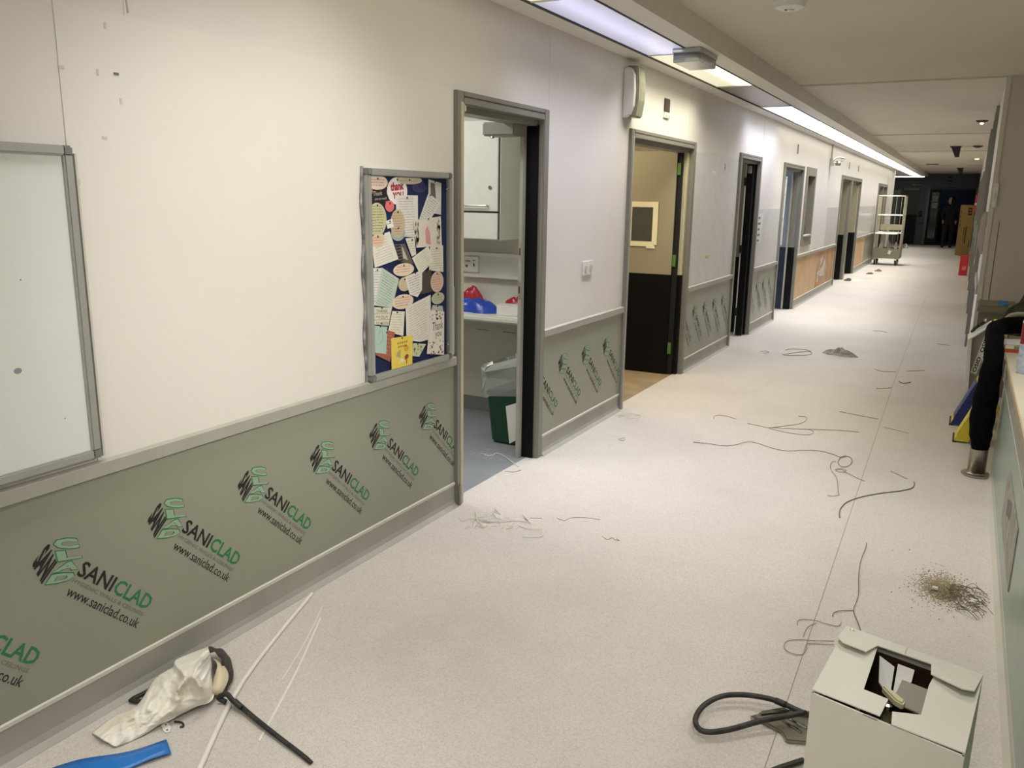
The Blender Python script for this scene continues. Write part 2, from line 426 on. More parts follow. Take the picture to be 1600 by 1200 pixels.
def logo_mesh():
    b = B(); x = 0.0
    Q = lambda a, c: (x, a, c)
    U = Vector((0, 0.7193, -0.6947)); V = Vector((0, 0.6947, 0.7193))   # reading direction and up, print runs downhill at 44 degrees
    def line(body, y, z, length, height, bold):
        bl = Vector((x, y, z)); b.text(body, (bl+V*height, bl+V*height+U*length, bl+U*length, bl), bold)
    def C(px, py):   # cube drawing, origin at its top left
        du, dv = px-225, py-175
        return (x, 0.0015+6.414e-4*du-7.3e-5*dv, -0.0061-2.552e-4*du-6.551e-4*dv)
    b.mi = 0
    b.text('SANI', [C(213, 187), C(249, 277), C(180, 374), C(138, 287)], 0.05)
    quads = (('C', (225, 172), (338, 163), (353, 213), (239, 222)), ('L', (240, 226), (354, 217), (363, 256), (252, 276)),
             ('A', (252, 281), (362, 262), (345, 308), (226, 326)), ('D', (224, 330), (343, 312), (315, 364), (195, 377)))
    for ch, *q in quads:
        cx = sum(p[0] for p in q)/4; cy = sum(p[1] for p in q)/4
        b.mi = 1; b.text(ch, [C(cx+(p[0]-cx)*1.05, cy+(p[1]-cy)*1.06) for p in q], 0.07)
    for ch, *q in quads:
        cx = sum(p[0] for p in q)/4; cy = sum(p[1] for p in q)/4
        b.mi = 2
        q2 = [Vector(C(cx+(p[0]-cx)*0.97, cy+(p[1]-cy)*0.88))+Vector((0.0006, 0, 0)) for p in q]
        b.text(ch, q2, 0.045)
    y0, z0 = 0.060, -0.139
    b.mi = 0; line('SANI', y0, z0, 0.139, 0.047, 0.02)
    b.mi = 1
    p = Vector((0, y0, z0))+U*0.146; line('CLAD', p.y, p.z, 0.160, 0.047, 0.02)
    b.mi = 3; p = Vector((0, y0, z0))-V*0.021; line('HYGIENIC WALLS & CEILINGS', p.y, p.z, 0.300, 0.012, 0.0)
    b.mi = 0; p = Vector((0, y0, z0))-V*0.060+U*0.004; line('www.saniclad.co.uk', p.y, p.z, 0.300, 0.030, 0.006)
    return b
LOGO_MATS = [M_INK, M_GREEN, M_GREENL, M_GREYINK]
def place_logos(panel, y0, y1, ys, zt=0.602):
    proto = None
    for y in ys:
        clip = y-0.1 < y0 or y+0.30 > y1
        if clip:
            b = logo_mesh()
            for v in b.bm.verts: v.co += Vector((XW+0.0068, y, zt))
            for co, no in (((0, y0, 0), (0, -1, 0)), ((0, y1, 0), (0, 1, 0))):
                bmesh.ops.bisect_plane(b.bm, geom=b.bm.verts[:]+b.bm.edges[:]+b.bm.faces[:], plane_co=co, plane_no=no, clear_outer=True)
            b.obj('printed_logo', LOGO_MATS, panel, recalc=False)
        elif LOGO.get('p') is None:
            o = logo_mesh().obj('printed_logo', LOGO_MATS, panel, recalc=False)
            o.location = (XW+0.0068, y, zt); LOGO['p'] = o
        else:
            o = LOGO['p'].copy(); COL.objects.link(o); o.parent = panel; o.location = (XW+0.0068, y, zt)
LOGO = {}
SKH = 0.125
def cove(b, y0, y1):
    prof = [(XW, SKH), (XW+0.006, SKH), (XW+0.006, 0.035), (XW+0.012, 0.015), (XW+0.032, 0.002), (XW+0.034, 0.0), (XW, 0.0)]
    b.prism(prof, 1, y0, y1)   # x,z profile
    return b
for i, (y0, y1, kind) in enumerate(SEG):
    if kind == 'print':
        p = B().box(XW, XW+0.006, y0, y1, SKH, 0.735).obj('lower_panel', M_GREY, wall_left)
        p['label'] = 'grey lower wall panel printed with green and black logos'
        ys = {0: [0.933+0.3715*k-0.371*2 for k in range(9)], 1: [4.325, 4.683, 5.045, 5.411], 2: [7.23, 7.58, 7.92, 8.26, 8.60], 3: [9.85, 10.2, 10.55, 10.9]}[i]
        place_logos(p, y0+0.002, y1-0.002, ys)
    elif kind == 'ply':
        ymid = (y0+y1)/2 if i == 4 else y0+1.9
        B().box(XW, XW+0.004, y0, ymid-0.004, SKH, 0.735).obj('bare_panel', M_PLY2, wall_left)
        pl = B().box(XW, XW+0.004, ymid+0.004, y1, SKH, 0.735).obj('bare_panel', M_PLY if i == 4 else M_GREY, wall_left)
        if i == 4:
            for k, (yc, zc, s) in enumerate(((15.2, 0.56, 0.10), (15.45, 0.40, 0.14), (14.95, 0.36, 0.07), (14.9, 0.25, 0.05))):
                pts = [(yc+s*rr_*2.0*math.cos(a), zc+s*rr_*1.0*math.sin(a)+0.3*s*rr_*math.cos(a)) for a, rr_ in [(2*PI*t/11, random.uniform(0.35, 1.3)) for t in range(11)]]
                B().prism(pts, 0, XW+0.0041, XW+0.007).obj('plaster_patch', M_PLASTER, pl)
    else:
        B().box(XW, XW+0.005, y0, y1, SKH, 0.735).obj('lower_panel', M_GREY, wall_left)
    ya, yb = y0+(0.0 if i else 0), y1
    rail = struct(B().prism([(XW, 0.733), (XW+0.022, 0.737), (XW+0.022, 0.775), (XW+0.012, DADO), (XW, DADO)], 1, ya+0.002, yb-0.002), 'trim_%d' % (i+2), M_TRIM)
    rail['label'] = 'grey dado rail above the lower wall panel'
    bb = B(); cove(bb, ya+0.002, yb-0.002)
    base = struct(bb, 'baseboard_left', mat('grey_vinyl_skirting', (158, 156, 146), 0.45, noise=(6, 0.5, (178, 174, 164))))
    B().prism([(XW+0.0061, SKH-0.016), (XW+0.012, SKH-0.012), (XW+0.012, SKH), (XW+0.0061, SKH+0.003)], 1, ya+0.003, yb-0.003).obj('cap_strip', M_TRIML, base)

# ---------------------------------------------------------------- door frames of the left wall
def frame(n, y0, y1, wa=0.055, right_black=False, lining=M_FRAME, label=None, mull=None):
    d = thing('door_%d' % n, (XW, (y0+y1)/2, 0), label, kind='structure')
    def arch(b0, b1, name='architrave', m=M_FRAME):
        o = B().box(XW-0.02, XW+0.022, b0, b1, 0, HEAD).obj(name, m, d, bevel=0.004)
        return o
    a = arch(y0, y0+wa); arch(y1-wa, y1)
    B().box(XW+0.0005, XW+0.024, y0+wa*0.55, y0+wa*0.95, 0.0, HEAD-0.05).obj('edge_bead', M_BEIGE if n == 1 else M_TRIM, a)
    h = B().box(XW-0.02, XW+0.022, y0+wa, y1-wa, HEAD-wa, HEAD).obj('head', M_FRAME, d, bevel=0.004)
    B().box(XW+0.022, XW+0.024, y0+wa, y1-wa, HEAD-wa*0.42, HEAD-wa*0.36).obj('groove', M_DARKGAP, h)
    B().box(XW-WT, XW-0.02, y0+0.011, y1-0.011, HEAD-wa-0.03, HEAD-0.011).obj('lining_head', M_FRAME, d)
    B().box(XW-WT, XW-0.02, y0+0.011, y0+wa-0.01, 0, HEAD-wa-0.03).obj('lining', M_FRAME, d)
    return d
def split_lining(d, y0, y1, zsplit, low, up):
    B().box(XW-WT, XW-0.02, y0, y1, 0, zsplit).obj('lining', low, d)
    B().box(XW-WT, XW-0.02, y0, y1, zsplit, HEAD-0.085).obj('lining', up, d)

KICK = 0.895
def leaf(d, x0, x1, y, up, low, t=0.044, ztop=1.95, zk=KICK, edge=None):
    """a door leaf standing square to the wall, its face towards -y"""
    l = B().box(x0, x1, y, y+t, zk, ztop).obj('leaf', up, d)
    B().box(x0, x1, y-0.003, y+t+0.003, 0.008, zk).obj('kick_panel', low, l)
    if edge:
        B().box(x1-0.0005, x1+0.004, y+0.004, y+t-0.004, 0.01, ztop).obj('edge_strip', edge, l)
    return l

# door 1: the store room, leaf swung out of sight
d1 = frame(1, 3.413, 4.39, 0.06, label='grey framed open doorway to the store room')
B().box(XW-0.085, XW-0.012, 4.318, 4.345, 0.0, HEAD-0.085).obj('black_reveal', M_BLACK, d1)
st = B().box(XW-0.105, XW-0.085, 4.280, 4.345, 0.0, HEAD-0.085).obj('stop_strip', M_TRIM, d1)
for z in (1.24, 1.02):
    k = B().box(XW-0.103, XW-0.088, 4.2780, 4.2805, z-0.05, z+0.05).obj('strike_plate', M_STEEL, st)
    k['label'] = 'steel strike plate'
    B().box(XW-0.100, XW-0.092, 4.2772, 4.2785, z-0.02, z+0.02).obj('latch_hole', M_DARKGAP, st)
cl = B().box(XW-0.26, XW-0.06, 4.12, 4.26, 1.872, 1.945).obj('closer_box', mat('dull_silver', (150, 148, 142), 0.4, metal=0.4), d1, bevel=0.008)
B().lathe([(0.007, 0), (0.011, 0.004), (0.009, 0.012)], (XW-0.2, 4.13, 1.858), 10).obj('screw_cap', M_CHROME, cl)
B().box(XW-0.05, XW+0.03, 3.463, 3.486, 1.93, 1.966).obj('hinge_cover', M_TRIML, d1, bevel=0.006)
B().prism([(XW+0.024, 0.0), (XW+0.024, 0.11), (XW+0.034, 0.11), (XW+0.034, 0.0)], 1, 3.418, 3.44).obj('foot_block', M_FRAME, d1, bevel=0.003)

# door 2: leaf square to the wall with a taped vision panel
d2_ = frame(2, 5.70, 7.29, 0.06, label='grey framed doorway with an open two-tone door and taped glass')
split_lining(d2_, 7.19, 7.279, KICK, M_BLACK, M_BEIGE)
l2 = leaf(d2_, -3.05, -2.262, 7.15, M_DOORTOP, M_BLACK)
gp = B().box(-2.668, -2.432, 7.146, 7.151, 1.17, 1.497).obj('vision_panel', mat('dark_glass', (72, 72, 68), 0.12), l2)
M_MASK = mat('masking_tape', (232, 224, 190), 0.6)
for (x0, x1, z0, z1) in ((-2.685, -2.645, 1.14, 1.515), (-2.452, -2.405, 1.15, 1.51), (-2.685, -2.405, 1.475, 1.522), (-2.685, -2.43, 1.135, 1.178), (-2.50, -2.42, 1.118, 1.14)):
    MK = globals().get('MK', 0)+1; B().box(x0, x1, 7.1435-MK*0.0004, 7.1465, z0, z1).obj('masking_strip', M_MASK, l2)
B().box(-2.262, -2.215, 7.165, 7.2, 0.0, 1.95).obj('hinge_gap', mat('gap_shade_black', (8, 8, 8), 0.8), d2_)  # solid black strip stands in for the shade in the hinge gap
for z in (1.80, 1.02, 0.24):
    B().box(-2.258, -2.228, 7.155, 7.1645, z-0.05, z+0.05).obj('hinge', mat('green_hinge_tape', (84, 124, 52), 0.5), d2_)

# door 3: dark leaf with a pale leading edge
d3_ = frame(3, 8.90, 9.91, 0.055, label='grey framed doorway with a black door standing open')
split_lining(d3_, 9.83, 9.899, KICK, M_BLACK, M_BLACK)
l3 = leaf(d3_, -2.262, -2.19, 9.72, M_BLACK, M_BLACK)
B().box(-2.275, -2.262, 9.715, 9.735, 0.01, 1.94).obj('edge_strip', M_TRIML, l3)
for z in (1.75, 1.0, 0.28):
    B().box(-2.282, -2.252, 9.700, 9.716, z-0.045, z+0.045).obj('hinge', mat('dark_hinge', (46, 44, 36), 0.4, metal=0.5), l3)
B().box(-2.235, -2.205, 9.64, 9.718, 1.84, 1.92).obj('closer_arm', mat('dull_silver', (150, 148, 142)), l3)
leaf(d3_, -3.1, -2.30, 9.95, M_DOORTOP, M_BLACK)

# door 4: blue-grey over navy
d4_ = frame(4, 11.25, 12.69, 0.055, label='grey framed doorway with blue-grey door over navy kick panel')
split_lining(d4_, 12.60, 12.679, KICK, M_BLACK, M_BLUEGREY)
l4 = leaf(d4_, -3.1, -2.275, 12.52, M_BLUEGREY, M_NAVY)
leaf(d4_, -2.255, -2.19, 12.54, M_FRAME, M_BLACK)
B().box(-2.275, -2.255, 12.49, 12.53, 0.01, 1.94).obj('meeting_stile', M_TRIM, l4)
B().tube([(XW+0.03, 11.32, 0.98), (XW+0.03, 11.33, 1.85)], 0.012, 8).obj('grab_rail', M_WHITEP, d4_)
for z in (1.0, 1.31, 1.62, 1.83):
    B().box(XW+0.016, XW+0.034, 11.31, 11.34, z-0.012, z+0.012).obj('rail_bracket', M_ALU, d4_)

# internal window beside door 4
w1 = thing('window_1', (XW, 13.35, 0.9), 'narrow grey framed vision window beside the fourth doorway', kind='structure')
y0, y1, z0, z1 = WIN
for (a, b_, c, d_) in ((y0, y0+0.09, z0, z1), (y1-0.09, y1, z0, z1), (y0+0.09, y1-0.09, z1-0.12, z1), (y0+0.09, y1-0.09, z0, z0+0.14)):
    B().box(XW-WT, XW+0.02, a, b_, c, d_).obj('window_frame', M_FRAME, w1)
B().box(XW-0.07, XW-0.06, y0+0.09, y1-0.09, z0+0.14, z1-0.12).obj('pane', mat('smoky_glass', (120, 122, 116), 0.08, spec=0.6), w1)
B().box(XW-0.02, XW+0.035, y0+0.1, y1-0.1, z0+0.14, z0+0.16).obj('sill', M_TRIML, w1)

# door 5: pair of narrow doorways in one frame
d5_ = frame(5, 16.70, 19.85, 0.07, label='grey framed pair of narrow doorways with beige and black doors')
split_lining(d5_, 19.75, 19.84, KICK, M_BLACK, M_BEIGE)
B().box(XW-WT, XW+0.02, 18.10, 18.32, 0, HEAD-0.07).obj('mullion', M_FRAME, d5_)
l5 = leaf(d5_, -3.0, -2.19, 18.02, M_DOORTOP, M_BLACK)
leaf(d5_, -3.0, -2.19, 19.66, M_DOORTOP, M_BLACK)
# door 6
d6_ = frame(6, 23.73, 26.2, 0.08, label='far grey framed doorway with brown door behind the cage trolley')
split_lining(d6_, 26.1, 26.19, KICK, M_BLACK, M_BEIGE)
M_BROWN = mat('brown_door_laminate', (120, 104, 76), 0.5)
leaf(d6_, -3.0, -2.19, 26.0, M_BROWN, M_BLACK)
B().box(XW-WT, XW+0.02, 25.0, 25.12, 0, HEAD-0.08).obj('mullion', M_FRAME, d6_)

# ---------------------------------------------------------------- end wall doors
d7 = thing('door_7', (-2.05, YE, 0), 'dark half grey half black door at the corridor end', kind='structure')
M_ENDDOOR = mat('charcoal_door', (58, 58, 58), 0.5)
dl7 = B().box(-2.31, -1.78, YE+0.01, YE+0.05, 1.10, 2.0).obj('leaf', M_ENDDOOR, d7)
B().box(-2.31, -1.78, YE+0.006, YE+0.054, 0.005, 1.10).obj('kick_panel', M_BLACK, dl7)
for a, b_ in ((-2.37, -2.31), (-1.78, -1.73)):
    B().box(a, b_, YE-0.02, YE+0.02, 0, 2.07).obj('architrave', M_ENDDOOR, d7)
B().box(-2.31, -1.78, YE-0.02, YE+0.02, 2.0, 2.07).obj('head', mat('slate_trim', (110, 110, 112), 0.5), d7)
d8 = thing('door_8', (-2.6, YE, 0), 'pale grey door panel at the far left of the corridor end', kind='structure')
dl8 = B().box(-2.95, -2.42, YE-0.03, YE-0.002, 0.005, 2.0).obj('leaf', mat('pale_green_grey', (118, 124, 120), 0.5), d8)
B().box(-2.75, -2.7, YE-0.04, YE-0.03, 0.1, 1.9).obj('stile', M_FRAME, dl8)
d9 = thing('door_9', (-0.7, YE, 0), 'dark double doorway at the corridor end with notices on its glass', kind='structure')
for a, b_ in ((-1.50, -1.42), (XR-0.07, XR-0.001)):
    B().box(a, b_, YE-0.025, YE+0.12, 0, 2.11).obj('architrave', mat('slate_trim', (110, 110, 112)), d9)
B().box(-1.42, XR-0.07, YE-0.025, YE+0.12, 2.03, 2.11).obj('head', M_ENDDOOR, d9)
lf = B().box(-1.42, -1.34, YE+0.02, YE+0.06, 0.01, 2.03).box(-1.10, -1.04, YE+0.02, YE+0.06, 0.01, 2.03).box(-1.34, -1.10, YE+0.02, YE+0.06, 1.93, 2.03).box(-1.34, -1.10, YE+0.02, YE+0.06, 0.01, 0.25).obj('leaf', M_BLACK, d9)
B().box(-1.34, -1.10, YE+0.035, YE+0.045, 0.25, 1.93).obj('pane', mat('black_glass', (14, 15, 17), 0.1), lf)

# doors on the right wall, seen along the wall
for k, (y0, y1) in enumerate(((10.4, 11.5), (13.6, 14.7), (17.3, 19.6), (24.0, 25.2))):
    d = thing('door_%d' % (10+k), (XR, (y0+y1)/2, 0), ['grey door frame on the right wall nearest the reception bay', 'second grey door frame along the right wall', 'third wide grey door frame along the right wall', 'fourth grey door frame along the right wall beyond the red box'][k], kind='structure')
    ytop = 2.55 if k < 2 else 2.1
    for a, b_ in ((y0, y0+0.07), (y1-0.07, y1)):
        B().box(XR-0.03, XR+0.01, a, b_, 0, ytop).obj('architrave', M_FRAME, d)
    B().box(XR-0.03, XR+0.01, y0+0.07, y1-0.07, ytop-0.07, ytop).obj('head', M_FRAME, d)
    l = B().box(XR-0.012, XR-0.001, y0+0.075, y1-0.075, 0.01, ytop-0.07).obj('leaf', mat('grey_green_door', (118, 120, 108), 0.5), d)
    B().box(XR-0.045, XR-0.012, y0+0.10, y0+0.13, 0.95, 1.25).obj('pull_handle', M_ALU, l)
    B().box(XR-0.016, XR-0.0125, y0+0.08, y1-0.08, 0.01, 0.9).obj('kick_panel', M_TRIM, l)
rb = struct(B().box(XR-0.008, XR, 8.46, 10.39, 0, 0.12).box(XR-0.008, XR, 11.51, 13.59, 0, 0.12).box(XR-0.008, XR, 14.71, 17.29, 0, 0.12).box(XR-0.008, XR, 19.61, 23.99, 0, 0.12), 'baseboard_right', M_TRIML)
for y0, y1, z0, z1 in ((11.6, 13.5, 0.75, 0.83), (14.8, 17.2, 0.75, 0.83), (8.6, 10.3, 0.75, 0.83)):
    struct(B().box(XR-0.02, XR, y0, y1, z0, z1), 'trim_%d' % (20+int(y0)), M_TRIM)
# lighter corner bead and loose strip on the cross wall
struct(B().box(XR-0.006, XR+0.03, 8.432, 8.452, 0, ZC), 'trim_40', M_TRIML)
struct(B().box(XR+0.085, XR+0.089, 8.437, 8.441, 0.6, 1.4), 'trim_41', M_DARKGAP)

# ================================================================ ceiling lights in the soffit slot
def emit_mat(name, rgb, strength, tube_at=None, tube_gain=2.0):
    m = bpy.data.materials.new(name); m.use_nodes = True
    nt = m.node_tree; b = nt.nodes['Principled BSDF']; L = nt.links.new
    b.inputs['Base Color'].default_value = (0.75, 0.75, 0.75, 1); b.inputs['Roughness'].default_value = 0.35
    b.inputs['Emission Color'].default_value = (*lin(rgb), 1)
    tc = nt.nodes.new('ShaderNodeTexCoord'); sx = nt.nodes.new('ShaderNodeSeparateXYZ'); L(tc.outputs['Object'], sx.inputs[0])
    if tube_at is None:
        nz = nt.nodes.new('ShaderNodeTexNoise'); nz.inputs['Scale'].default_value = 40; L(tc.outputs['Object'], nz.inputs['Vector'])
        mr = nt.nodes.new('ShaderNodeMapRange'); L(nz.outputs['Fac'], mr.inputs['Value']); mr.inputs['To Min'].default_value = strength*0.95; mr.inputs['To Max'].default_value = strength*1.05
    else:
        # the fluorescent tube behind the prismatic diffuser
        d = nt.nodes.new('ShaderNodeMath'); d.operation = 'SUBTRACT'; L(sx.outputs['X'], d.inputs[0]); d.inputs[1].default_value = tube_at
        a = nt.nodes.new('ShaderNodeMath'); a.operation = 'ABSOLUTE'; L(d.outputs[0], a.inputs[0])
        mr = nt.nodes.new('ShaderNodeMapRange'); mr.interpolation_type = 'SMOOTHSTEP'; L(a.outputs[0], mr.inputs['Value'])
        mr.inputs['From Min'].default_value = 0.0; mr.inputs['From Max'].default_value = 0.13
        mr.inputs['To Min'].default_value = strength*tube_gain; mr.inputs['To Max'].default_value = strength
    L(mr.outputs[0], b.inputs['Emission Strength'])
    return m
E_COOL = emit_mat('cool_diffuser', (206, 206, 250), 0.30, -1.85, 1.9)
E_WARM = emit_mat('warm_diffuser', (250, 242, 205), 0.45, -1.735, 4.5)
E_OFF = mat('unlit_diffuser', (150, 144, 130), 0.3)
E_COOL2 = emit_mat('cool_diffuser_far', (226, 228, 255), 0.95)
E_BRIGHT = emit_mat('bright_diffuser', (255, 252, 240), 2.4)
STEP = 1.71
ORD = ['first', 'second', 'third', 'fourth', 'fifth', 'sixth', 'seventh', 'eighth', 'ninth', 'tenth', 'eleventh', 'twelfth', 'thirteenth', 'fourteenth', 'fifteenth', 'sixteenth', 'seventeenth', 'eighteenth']
for k in range(-4, 17):
    y0 = 3.87+STEP*k; y1 = min(y0+STEP, YSOFF-0.01)
    if y1-y0 < 0.3: continue
    if k == 0: em, lab, pw, colr = E_COOL, 'cool lilac-white ceiling light panel nearest the viewer in the soffit', 17, COOL
    elif k == 1: em, lab, pw, colr = E_WARM, 'warm white ceiling light panel with the clear box below it', 24, (1.0, 0.95, 0.80)
    elif k == 2: em, lab, pw, colr = E_OFF, 'unlit grey ceiling light panel in the soffit row', 7, NEUT  # panel looks unlit; its lamp is added to brighten the wall below
    elif k == 3: em, lab, pw, colr = E_COOL2, 'cool white ceiling light panel just beyond the unlit one', 26, COOL
    elif k < 0: em, lab, pw, colr = E_WARM, 'warm ceiling light panel at the top edge above the lilac one', 6, NEUT
    else: em, lab, pw, colr = E_BRIGHT, 'bright white ceiling light panel, %s from the near end of the soffit row' % ORD[k], 20 if k < 13 else 9, NEUT if k != 6 else COOL
    if k >= -1:
        t = thing('ceiling_light', (-1.85, (y0+y1)/2, ZS), lab, 'ceiling light', 'light panels in the soffit')
        B().box(LX0+0.008, LX1-0.008, y0+0.012, y1-0.012, ZS+0.004, ZS+0.02).obj('diffuser', em, t)
        B().box(LX0+0.007, LX1-0.007, y0-0.006, y0+0.006, ZS-0.001, ZS+0.022).obj('end_bar', M_TRIML, t)
        B().box(LX0+0.006, LX1-0.006, y0, y1, ZS+0.03, ZS+0.1).obj('housing', M_WHITEP, t)
    if pw:
        area_light('panel_lamp', (-1.85, (y0+y1)/2, ZS-0.012), 0.30, y1-y0-0.05, pw*0.5, colr, spread=130 if k in (1, 3) else 84)
t = thing('ceiling_light', (-2.2, 34.15, ZS), 'slim white light bar across the far end of the soffit', 'ceiling light', 'light panels in the soffit')
B().box(-2.75, -1.62, 34.02, 34.2, ZS-0.03, ZS+0.018).obj('diffuser', E_BRIGHT, t)
B().box(-2.75, -1.62, 34.2, 34.24, ZS-0.035, ZS+0.018).obj('back_rail', M_DARKGAP, t)

# clear emergency light box
t = thing('emergency_light', (-1.68, 5.55, ZS), 'clear plastic emergency light box under the soffit lights', 'emergency light')
M_CLEAR = mat('clear_plastic', (200, 204, 200), 0.12, trans=0.75)
B().box(-1.76, -1.585, 5.36, 5.72, ZS-0.085, ZS-0.03).obj('cover', M_CLEAR, t, bevel=0.003)
B().box(-1.765, -1.58, 5.35, 5.73, ZS-0.03, ZS-0.001).obj('base_plate', mat('silver_grey_plastic', (176, 178, 172), 0.35), t, bevel=0.004)
B().box(-1.73, -1.62, 5.42, 5.66, ZS-0.055, ZS-0.031).obj('reflector', M_CHROME, t)

# detectors and fittings on the main ceiling
def lathe_thing(name, c, prof, m, label, cat, extra=None):
    t = thing(name, c, label, cat)
    B().lathe(prof, c, 24).obj('body', m, t, smooth=False)
    if extra: extra(t)
    return t
def det_extra(t):
    B().lathe([(0.018, -0.056), (0.03, -0.05), (0.03, -0.046)], (-0.985, 4.93, ZC), 16).obj('sensor', M_CHROME, t)
lathe_thing('smoke_detector', (-0.985, 4.93, ZC), [(0.05, -0.05), (0.075, -0.04), (0.085, -0.012), (0.085, -0.001)], M_WHITEP, 'white smoke detector at the top edge of the near ceiling', 'smoke detector', det_extra)
E_RED = emit_mat('red_indicator', (255, 190, 150), 4.0)
E_AMB = emit_mat('amber_lamp', (255, 226, 180), 4.0)
M_DKPL = mat('dark_plastic', (40, 36, 40), 0.5)
zc2 = ZC
lathe_thing('ceiling_sensor', (-0.01, 12.8, zc2), [(0.03, -0.03), (0.06, -0.022), (0.075, -0.001)], M_DKPL, 'ceiling sensor with a glowing reddish indicator', 'sensor',
            lambda t: B().lathe([(0.012, -0.05), (0.022, -0.042), (0.022, -0.0305)], (-0.01, 12.8, zc2), 12).obj('indicator', E_RED, t))
lathe_thing('ceiling_sensor', (-0.03, 18.3, zc2), [(0.03, -0.04), (0.08, -0.02), (0.09, -0.001)], M_DKPL, 'small dark ceiling sensor beyond the glowing one', 'sensor')
lathe_thing('downlight', (-0.02, 23.2, zc2), [(0.05, -0.02), (0.08, -0.01), (0.085, -0.001)], M_WHITEP, 'small recessed downlight glowing amber in the far ceiling', 'downlight',
            lambda t: B().lathe([(0.02, -0.034), (0.045, -0.03), (0.045, -0.021)], (-0.02, 23.2, zc2), 12).obj('lens', E_AMB, t))
for (x, y, lab) in ((-0.37, 18.4, 'dark bracket hanging from the mid corridor ceiling'), (-0.41, 29.2, 'dark triangular bracket hanging from the far corridor ceiling')):
    t = thing('hanging_bracket', (x, y, zc2), lab, 'bracket')
    top = zc2-(0.014 if y > 27 else 0)
    B().box(x-0.12, x+0.07, y-0.06, y+0.06, top-0.02, top).obj('plate', M_DKPL, t)
    B().prism([(x-0.1, top-0.02), (x+0.06, top-0.02), (x+0.05, top-0.2), (x-0.02, top-0.2)], 1, y-0.03, y+0.03).obj('arm', M_DKPL, t)
t = thing('ceiling_vent', (-1.1, 26.6, ZC), 'flat dark ceiling vent near the corridor end', 'vent')
B().box(-1.25, -0.95, 26.5, 26.8, ZC-0.012, ZC-0.001).obj('frame', M_DKPL, t)
for k in range(4): B().box(-1.23, -0.97, 26.53+k*0.065, 26.56+k*0.065, ZC-0.018, ZC-0.0125).obj('slat', M_FRAME, t)

# ================================================================ things on the left wall
# whiteboard
t = thing('whiteboard', (XW, 0.7, 0.795), 'aluminium framed whiteboard at the left edge', 'whiteboard')
wy0, wy1, wz0, wz1 = -0.35, 1.474, 0.795, 1.665
M_WB = mat('white_enamel', (230, 231, 224), 0.22, spec=0.5, noise=(4, 0.35, (220, 221, 216)))
sf = B().box(XW+0.004, XW+0.012, wy0+0.02, wy1-0.02, wz0+0.02, wz1-0.02).obj('writing_surface', M_WB, t)
fr_t = B().box(XW+0.004, XW+0.024, wy0, wy1-0.022, wz1-0.026, wz1).obj('frame_rail', M_ALU, t, bevel=0.004)
fr_b = B().box(XW+0.004, XW+0.024, wy0, wy1-0.022, wz0, wz0+0.026).obj('frame_rail', M_ALU, t, bevel=0.004)
fr_r = B().box(XW+0.004, XW+0.024, wy1-0.026, wy1, wz0+0.022, wz1-0.022).obj('frame_rail', M_ALU, t, bevel=0.004)
for z in (wz0, wz1-0.028):
    B().box(XW+0.004, XW+0.0255, wy1-0.028, wy1+0.001, z, z+0.028).obj('corner_cap', mat('grey_corner_cap', (128, 128, 122), 0.4), t, bevel=0.005)
B().box(XW+0.003, XW+0.02, wy1+0.006, wy1+0.012, wz0, wz1-0.02).obj('edge_sealant', M_TRIML, t)
M_SMUDGE = mat('blue_grey_smudge', (140, 152, 152), 0.6)
for y, z, w, h in ((1.265, 1.085, 0.011, 0.008), (1.20, 1.03, 0.0025, 0.002), (1.38, 0.93, 0.002, 0.002), (1.30, 1.32, 0.0025, 0.0025)):
    B().prism([(y+w*math.cos(a), z+h*math.sin(a)) for a in [2*PI*i/12 for i in range(12)]], 0, XW+0.012, XW+0.0126).obj('smudge', M_SMUDGE, sf)

# notice board
nb = thing('notice_board', (XW, 3.05, 0.78), 'aluminium framed blue felt notice board crowded with cards', 'notice board')
ny0, ny1, nz0, nz1 = 2.722, 3.352, 0.778, 1.652
B().box(XW+0.004, XW+0.018, ny0+0.01, ny1-0.01, nz0+0.01, nz1-0.01).obj('felt_backing', mat('blue_felt', (24, 38, 82), 0.95, bump=(400, 0.2)), nb)
for (a, b_, c, d_) in ((ny0, ny0+0.028, nz0+0.026, nz1-0.026), (ny1-0.028, ny1, nz0+0.026, nz1-0.026), (ny0+0.026, ny1-0.026, nz1-0.028, nz1), (ny0+0.026, ny1-0.026, nz0, nz0+0.028)):
    B().box(XW+0.004, XW+0.036, a, b_, c, d_).obj('frame_rail', M_ALU, nb, bevel=0.004)
for a in (ny0, ny1-0.028):
    for c in (nz0, nz1-0.028):
        B().box(XW+0.004, XW+0.037, a, a+0.028, c, c+0.028).obj('corner_cap', mat('grey_corner_cap', (128, 128, 122)), nb, bevel=0.005)
for z in (nz1-0.075, nz0+0.085):
    B().lathe([(0.009, 0.0), (0.009, 0.008), (0.005, 0.011)], (XW+0.031, ny1-0.045, z), 12, axis=0).obj('lock_stud', M_CHROME, nb)
# ragged sealant down the left side
pts = [(XW+0.008, ny0-0.006+0.006*math.sin(k*1.7), nz0-0.02+k*0.075) for k in range(13)]
B().tube(smooth_path(pts, 3), 0.007, 6).obj('torn_sealant', mat('grey_sealant', (92, 92, 90), 0.7, noise=(20, 0.9, (186, 186, 184))), nb)
# strip of bare board right of the notice board
B().box(XW+0.004, XW+0.010, 3.365, 3.408, 0.79, 1.12).obj('side_strip', M_TRIML, wall_left)

